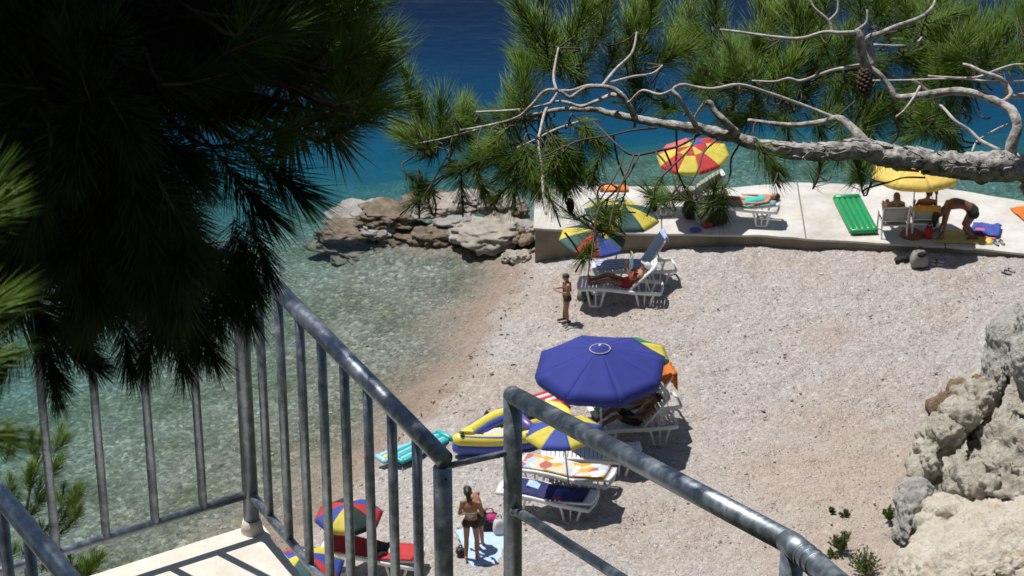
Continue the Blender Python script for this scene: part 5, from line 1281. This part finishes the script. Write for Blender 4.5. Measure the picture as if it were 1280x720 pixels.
bag(beach_pt(709, 590), (.30, .25, .3), 'green_cloth', 'green bag with red trim under the hidden lounger', 12, .2, 'red_cloth', flap='red_cloth')
F_ = lounger(beach_pt(707, 612), R90 - .34, 6, 'white lounger with patterned towel beneath the yellow and blue umbrella')
towel_on(*F_, 'patterned_towel', 'cream, orange and blue patterned towel on the flat lounger', t1=.66, seed=6, wd=.54)
G_ = lounger(beach_pt(684, 641), R90 - .34, 6, 'white lounger with navy towel, lowest of the row beside the handrail')
towel_on(*G_, 'navy_cloth', 'navy blue towel on the lowest lounger of the row', y1=.75, t1=.6, seed=8, wd=.54)
H_ = lounger(beach_pt(466, 714), R90 - .28, 6, 'white lounger with red towel behind the landing railing')
towel_on(*H_, 'red_cloth', 'bright red towel on the lounger at the bottom edge', t1=.70, seed=9, wd=.60)
def small_items():
    def on(LG, y, x, dz=.05): return LG[0].matrix_basis @ Vector((x, y, LG[1](y) + dz))
    for L in (G_, F_, H_): pass
    m = Matrix.Rotation(R90 - .2, 4, 'Z')
    def put(LG, x, y, size, mat_, label, seed, name='folded_clothes', cat='clothes'):
        root = LG[0]; p = root.location + Matrix.Rotation(root.rotation_euler.z, 3, 'Z') @ Vector((x * .9, y * .9, LG[1](y) * 1.12 + .045)); return drape(name, p, size, mat_, label, cat, seed, .05, root.rotation_euler.z, .03)
    put(G_, -.05, -.35, (.30, .34), 'blue_cloth', 'crumpled blue shirt on the navy towel', 3)
    put(G_, -.18, -.30, (.12, .20), 'red_cloth', 'small red cloth on the navy towel', 5)
    put(G_, .05, .30, (.16, .22), 'lightblue_cloth', 'small pale blue cloth on the navy towel', 6)
    put(F_, -.05, -.45, (.34, .50), 'white_cloth', 'white crumpled shirt at the head of the patterned towel', 7)
    put(H_, -.05, -.35, (.22, .30), 'white_cloth', 'white folded paper on the red towel', 9)
    put(H_, .10, -.15, (.30, .30), 'black_cloth', 'dark folded shirt on the red towel', 10)
small_items()
# ---- people on loungers
J = recline(40, .45, .16)
for n, q in (('l', -1), ('r', 1)):
    J['el_' + n] = Vector(J['sh_' + n]) + Vector((q * .06, .22, -.06)); J['wr_' + n] = Vector(J['sh_' + n]) + Vector((-q * .06, .34, .16)); J['ha_' + n] = Vector(J['sh_' + n]) + Vector((-q * .10, .36, .28))
J['look'] = Vector(J['head']) + Vector((0, 1, .15))
person(A[0].location, R90 - .10, J, 'woman in red swimsuit and white cap reading on a lounger', 'skin_tan', 'hair_brown', 'short', (('suit', 'red_cloth'), ('cap', 'white_cloth')))
def book(root_loc, rz, c):
    r = empty('open_book', root_loc + Matrix.Rotation(rz, 3, 'Z') @ Vector(c), rz, 'open blue and yellow magazine held by the woman in red', 'magazine')
    for q, m_ in ((-1, 'lightblue_vinyl'), (1, 'lemon_cloth')):
        mb = MB(); mb.box((q * .11, 0, .0), (.21, .012, .29), Matrix.Rotation(q * .3, 3, 'Z')); mb.build('page', m_, r)
book(A[0].location, R90 - .10, (0, -.22, .98))
J = recline(43, .45, .30)
for n, q in (('l', -1), ('r', 1)): J['look'] = Vector(J['head']) + Vector((.2, .8, .6))
person(C_[0].location, R90 + .20, J, 'dark haired person lying in the shade of the navy umbrella', 'skin_deep', 'hair_dark', 'short', (('shorts', 'black_cloth'),))
J = recline(50, .45, .10)
person(D_[0].location, R90 + .25, J, 'person in yellow lying on the farther lounger below the orange towel', 'skin_tan', 'hair_dark', 'short', (('suit', 'orange_cloth'),), s=.92)
# ---- dinghy
def dinghy():
    bow = beach_pt(572, 572); st = beach_pt(706, 528); ax = st - bow; L = 2.6; rz = math.atan2(ax.y, ax.x); c = (bow + st) / 2
    c.z = max(bow.z, st.z) * .5 + min(bow.z, st.z) * .5
    root = empty('inflatable_dinghy', c, rz, 'yellow and blue inflatable dinghy on the pebbles beside the water', 'dinghy')
    def outline(W, Lh, n=44):
        P = []
        for i in range(n):
            t = 2 * math.pi * i / n; x = math.cos(t); y = math.sin(t)
            e = 2.5; xx = math.copysign(abs(x) ** (2 / e), x) * Lh; yy = math.copysign(abs(y) ** (2 / e), y) * W
            if xx < .2 * Lh: yy *= (1 - .86 * ((.2 * Lh - xx) / (1.2 * Lh)) ** 1.7)
            P.append((xx, yy))
        return P
    O = outline(.50, L / 2 - .17)
    z_ = lambda x: .06 * (max(0, -x - .5)) ** 1.4
    mb = MB(); mb.tube([(x, y, .15 + z_(x)) for x, y in O], .145, 14, closed=True, upv=(0, 0, 1)); mb.build('lower_tube', 'blue_vinyl', root)
    mb = MB(); mb.tube([(x, y, .29 + z_(x)) for x, y in O], .125, 14, closed=True, upv=(0, 0, 1)); up_ = mb.build('upper_tube', 'yellow_vinyl', root)
    I = outline(.50 - .13, L / 2 - .17 - .16)
    mb = MB(); mb.tube([(x, y, .245 + z_(x)) for x, y in outline(.50 - .075, L / 2 - .17 - .08)], .115, 12, closed=True, upv=(0, 0, 1)); mb.build('inner_tube', 'blue_vinyl', root)
    mb = MB(); n = len(I); V = [(x, y, .30 + z_(x)) for x, y in I] + [(x * .97, y * .95, .10) for x, y in I]; mb.add(V, [(i, (i + 1) % n, n + (i + 1) % n, n + i) for i in range(n)]); mb.build('inner_wall', 'blue_vinyl', root)
    mb = MB(); V = [(x * .98, y * .96, .11) for x, y in I]; mb.add(V, [tuple(range(n))], 0, False); mb.build('floor', 'yellow_vinyl', root)
    for y in (-.16, 0, .16): mb = MB(); mb.tube([(-.6, y, .15), (.8, y, .15)], .07, 8, flat=.6); mb.build('floor_tube', 'yellow_vinyl', root)
    # bow deck and stripes
    mb = MB(); D2 = [(x, y) for x, y in outline(.46, L / 2 - .2) if x < -.82]; D2.sort(key=lambda q: math.atan2(q[1], q[0] + .6) % (2 * math.pi)); V = [(x, y, .43 + z_(x)) for x, y in D2]; mb.add(V, [tuple(range(len(V)))], 0, False); o = mb.build('bow_deck', 'yellow_vinyl', root); o.modifiers.new('s', 'SOLIDIFY').thickness = .05
    for q in (-1, 1):
        S = [(x, y) for x, y in outline(.555, L / 2 - .10) if y * q > .02]; S.sort()
        a, b = S[1:9], S[9:16]
        for seg_ in (a, b):
            if len(seg_) > 2:
                mb = MB(); mb.tube(smooth_path([(x * 1.0, y * 1.0, .385 + z_(x)) for x, y in seg_], 3), .034, 8, flat=.7); mb.build('stripe', 'blue_vinyl', root)
        for x in (-.25, .4):
            yo = min((p_ for p_ in O if p_[1] * q > 0), key=lambda p_: abs(p_[0] - x))[1] * q + .10; mb = MB(); mb.ell((x, q * yo, .36), (.06, .035, .05), None, 10, 6); mb.tube([(x - .05, q * yo, .37), (x, q * (yo + .01), .44), (x + .05, q * yo, .37)], .014, 6); mb.build('oar_lock', 'black_rubber', root)
    mb = MB(); mb.ell((-L / 2 + .20, -.05, .47 + z_(-1.05)), (.05, .05, .02), None, 12, 6); mb.build('valve', 'black_rubber', root)
    mb = MB(); mb.tube([(.25, -.34, .30), (.25, -.28, .32), (.25, .28, .32), (.25, .34, .30)], [.05, .11, .11, .05], 10); mb.build('seat', 'violet_vinyl', root)
    t = drape('towel', c + Matrix.Rotation(rz, 3, 'Z') @ Vector((-.35, .02, .17)), (.42, .34), 'white_cloth', 'white towel lying inside the dinghy', 'towel', 5, .05, rz)
dinghy()
# ---- inflatable toy at the water's edge
def toy():
    a = beach_pt(476, 585); b = beach_pt(548, 549); ax = b - a; rz = math.atan2(ax.y, ax.x) - R90
    c = (a + b) / 2; c.z = beach_z(c.x, c.y) + .02
    air_bed(c, ax.length - .1, .34, 3, ['lightblue_vinyl', 'yellow_vinyl', 'lightblue_vinyl'], 'light blue inflatable float with yellow stripe near the water behind the railing', rz, 'inflatable_float', True)
    c2 = c + Vector((.20, -.10, .12)); 
    air_bed(c2, 1.15, .42, 5, ['turquoise_vinyl', 'lightblue_vinyl'], 'turquoise ribbed air mattress lying across the light blue float', rz + .15, 'air_mattress', True)
toy()
c = beach_pt(692, 500); air_bed(c, 1.3, .55, 6, ['red_vinyl', 'white_vinyl'], 'red and white striped air mattress showing between navy umbrella and handrail', -1.0, 'air_mattress', True)
p = beach_pt(704, 508); bag(p, (.26, .18, .14), 'red_vinyl', 'small red bag beside the striped air mattress', 22, .2)

# ================================================================== ON THE PIER
def chair(p, rz, label):
    root = empty('beach_chair', p, rz, label, 'chair', 'two white chairs under the yellow umbrella')
    for s in (-1, 1):
        mb = MB(); x = s * .28; mb.tube(smooth_path([(x, -.30, .0), (x, -.22, .36), (x, -.34, .95)], 4), .02, 8); mb.build('back_leg', 'white_plastic', root)
        mb = MB(); mb.tube(smooth_path([(x, .32, .0), (x, .28, .36), (x, .25, .62)], 4), .02, 8); mb.build('front_leg', 'white_plastic', root)
        mb = MB(); mb.tube(smooth_path([(x, .33, .60), (x, .1, .65), (x, -.27, .64)], 4), .03, 8, flat=.5); mb.build('armrest', 'white_plastic', root)
    def panel(nm, pts, wd):
        V = []; N = 6
        for (y, z) in pts:
            for j in range(N + 1): u = j / N - .5; V.append((u * wd, y - .03 * math.cos(u * math.pi), z))
        mb = MB(); mb.add(V, [(i * (N + 1) + j, (i + 1) * (N + 1) + j, (i + 1) * (N + 1) + j + 1, i * (N + 1) + j + 1) for i in range(len(pts) - 1) for j in range(N)]); o = mb.build(nm, 'grey_fabric', root); o.modifiers.new('s', 'SOLIDIFY').thickness = .014
    panel('backrest', [(-.21, .52), (-.245, .65), (-.285, .80), (-.325, .94)], .55)
    panel('seat', [(.30, .42), (.1, .40), (-.1, .385), (-.2, .385)], .55)
    for z, y in ((.50, -.225), (.36, -.225), (.955, -.345)): mb = MB(); mb.tube([(-.28, y, z), (.28, y, z)], .02, 8); mb.build('cross_bar', 'white_plastic', root)
    mb = MB(); mb.tube([(-.28, .28, .41), (.28, .28, .41)], .02, 8); mb.build('cross_bar', 'white_plastic', root)
    root.scale = (.98, .9, .80); return root
ca = chair(pz(1115, 292), .04, 'white framed grey chair under the yellow umbrella, the left one')
cb = chair(pz(1154, 290), -.02, 'white framed grey chair with ochre towel over its back, the right one')
J = sit(18, .40); J['kn_l'] = (-.10, .36, .72); J['kn_r'] = (.10, .38, .74); J['an_l'] = (-.10, .62, .45); J['an_r'] = (.12, .64, .45); J['to_l'] = (-.1, .78, .44); J['to_r'] = (.12, .8, .44)
person(ca.location, .04, J, 'fair haired person with raised knees sitting in the left chair', 'skin_light', 'hair_fair', 'long', (('suit', 'pink_cloth'),), face=True, group='people on the pier')
J = sit(14, .40); J['wr_r'] = (.30, .30, .85); J['ha_r'] = (.32, .33, .98); J['look'] = (.5, 1, .9); J['head'] = Vector(J['head']) + Vector((.05, .04, 0))
person(cb.location, -.02, J, 'dark haired bare backed person with one hand raised in the right chair', 'skin_tan', 'hair_dark', 'short', (('shorts', 'navy_cloth'),), group='people on the pier')
def chair_towel():
    V = []; N = 8; pts = [(-.27, .86), (-.315, .95), (-.35, .985), (-.385, .95), (-.37, .88), (-.36, .80)]
    for (y, z) in pts:
        for j in range(N + 1): u = j / N - .5; V.append((u * .56, y - .02 * math.cos(u * math.pi), z + .006 * math.sin(j * 2.2)))
    mb = MB(); mb.add(V, [(i * (N + 1) + j, (i + 1) * (N + 1) + j, (i + 1) * (N + 1) + j + 1, i * (N + 1) + j + 1) for i in range(len(pts) - 1) for j in range(N)])
    o = mb.build('towel', 'ochre_cloth', None, cb.location, cb.rotation_euler); o.scale = (.98, .9, .80); o.modifiers.new('s', 'SOLIDIFY').thickness = .01; tag(o, 'ochre towel folded over the back of the right chair', 'towel')
plain('ochre_cloth', (.55, .30, .04), .8, .12, 8, .2)
chair_towel()
# person bending over on the towel: on feet and hands, back arched, hair hanging
J = dict(pelvis=(0, 0, .62), waist=(0, .16, .72), chest=(0, .36, .74), neck=(0, .53, .66), head=(0, .64, .53), look=(0, .55, 0), hair=(0, .72, .22))
for q, n in ((-1, 'l'), (1, 'r')):
    J['sh_' + n] = (q * .17, .48, .68); J['el_' + n] = (q * .20, .52, .42); J['wr_' + n] = (q * .19, .55, .17); J['ha_' + n] = (q * .18, .64, .06)
    J['hip_' + n] = (q * .088, -.02, .58); J['kn_' + n] = (q * .11, .12, .25); J['an_' + n] = (q * .11, -.08, .06); J['to_' + n] = (q * .12, .08, .03)
person(pz(1212, 297), R90 - .1, J, 'dark tanned long haired person bending down over a yellow towel on the pier', 'skin_deep', 'hair_dark', 'fall', (('bottom', 'black_cloth'),), s=1.22, group='people on the pier')
drape('towel', pz(1202, 297), (1.25, .62), 'lemon_cloth', 'yellow towel spread near the pier edge beside the chairs', 'towel', 4, .015, -.05)
drape('towel', pz(1232, 290), (.62, .55), 'blue_cloth', 'crumpled blue towel with pink lining on the pier', 'towel', 9, .10, -.3, .05)
drape('towel', pz(1228, 293), (.66, .34), 'pink_cloth', 'pink cloth showing under the crumpled blue towel', 'towel', 12, .04, -.4)
bag(pz(1161, 297), (.22, .2, .26), 'red_cloth', 'small red bag at the foot of the right chair', 31, .1)
bag(pz(1171, 298), (.28, .2, .18), 'grey_bag', 'dark grey pouch beside the small red bag', 32, .1)
bag(beach_pt(1148, 333), (.38, .30, .38), 'grey_bag', 'grey rucksack standing on the pebbles against the pier wall', 33, .2, flap='black_cloth')
bag(beach_pt(1127, 327), (.34, .2, .14), 'black_cloth', 'flat black bag left of the grey rucksack', 34, .3)
def slipper(p, rz, m_, label):
    root = empty('sandal', p, rz, label, 'sandal'); 
    for q in (-1, 1):
        mb = MB(); mb.tube([(q * .07, -.13, .02), (q * .07, -.08, .02), (q * .07, .08, .02), (q * .07, .13, .02)], [.025, .04, .05, .03], 10, flat=.35); mb.build('sole', m_, root)
        mb = MB(); mb.tube(smooth_path([(q * .07 - .045, .0, .02), (q * .07, .05, .06), (q * .07 + .045, .0, .02)], 4), .010, 6); mb.build('strap', 'black_cloth', root)
slipper(pz(1248, 304), .3, 'grey_bag', 'pair of grey sandals right of the blue towel'); slipper(beach_pt(1172, 330), 1.3, 'white_cloth', 'pair of pale sandals right of the grey rucksack'); slipper(beach_pt(1260, 340), .8, 'grey_bag', 'pair of grey sandals on pebbles at the right end of the wall')
c = pz(1069, 272); air_bed(c, 1.62, .62, 5, ['green_vinyl'], 'green ribbed air mattress lying on the pier left of the chairs', .10)
drape('towel', pz(1284, 268), (.5, .7), 'orange_cloth', 'orange towel at the right edge of the pier', 'towel', 14, .03, .3)
# lounger and sunbather
I_ = lounger(pz(922, 276), R90 - .12, 8, 'white lounger with the sunbather in turquoise on the pier', 'white sun loungers')
towel_on(*I_, 'sea_towel', 'turquoise and yellow towel under the sunbather on the pier', t1=.7, seed=15, wd=.56)
J = recline(12, .45, .05)
for n, q in (('l', -1), ('r', 1)): J['el_' + n] = Vector(J['sh_' + n]) + Vector((q * .07, .27, -.02)); J['wr_' + n] = Vector(J['el_' + n]) + Vector((0, .24, .0)); J['ha_' + n] = Vector(J['wr_' + n]) + Vector((0, .12, 0))
person(I_[0].location + Vector((.12, 0, 0)), R90 - .12, J, 'sunbather in turquoise swimsuit lying on a pier lounger', 'skin_light', 'hair_brown', 'short', (('suit', 'turquoise_cloth'),), group='people on the pier')
K_ = lounger(pz(858, 262), R90 + .1, 30, 'white lounger under the red and yellow umbrella on the pier')
towel_on(*K_, 'grey_fabric', 'grey towel on the lounger under the red and yellow umbrella', t1=.7, seed=17)
bag(pz(862, 272), (.34, .28, .42), 'black_cloth', 'black rucksack under the red and yellow umbrella', 41, .1)
bag(pz(896, 280), (.46, .3, .36), 'black_cloth', 'large black bag beside the pier lounger', 42, .3)
def basket():
    p = pz(879, 280); r = empty('basket', p, 0, 'grey wicker basket between the two black bags on the pier', 'basket')
    mb = MB()
    for i in range(9): mb.tube([((.14 + .006 * i) * math.cos(a), (.11 + .004 * i) * math.sin(a), .03 + .045 * i) for a in [2 * math.pi * k / 20 for k in range(20)]], .022, 6, closed=True)
    mb.tube([(0, 0, .0), (0, 0, .03)], .14, 16); mb.build('wicker', 'grey_fabric', r)
    mb = MB(); mb.tube(smooth_path([(-.17, 0, .40), (-.12, 0, .56), (.12, 0, .56), (.17, 0, .40)], 4), .014, 6); mb.build('handle', 'grey_fabric', r)
basket()
bag(pz(884, 284), (.2, .16, .14), 'red_cloth', 'small red bundle before the wicker basket', 43, .2)
def disc():
    p = pz(869, 288); r = empty('flying_disc', p, 0, 'round blue flying disc lying near the pier edge', 'disc'); mb = MB()
    mb.tube([(0, 0, .0), (0, 0, .02), (0, 0, .03), (0, 0, .032)], [.13, .135, .11, .01], 24); mb.build('disc_plate', 'blue_vinyl', r)
    mb = MB(); mb.tube([(.125 * math.cos(a), .125 * math.sin(a), .012) for a in [2 * math.pi * k / 24 for k in range(24)]], .012, 8, closed=True); mb.build('disc_rim', 'blue_vinyl', r)
disc()
air_bed(pz(768, 237), .5, .26, 4, ['orange_vinyl'], 'orange air mattress at the seaward edge of the pier', R90)
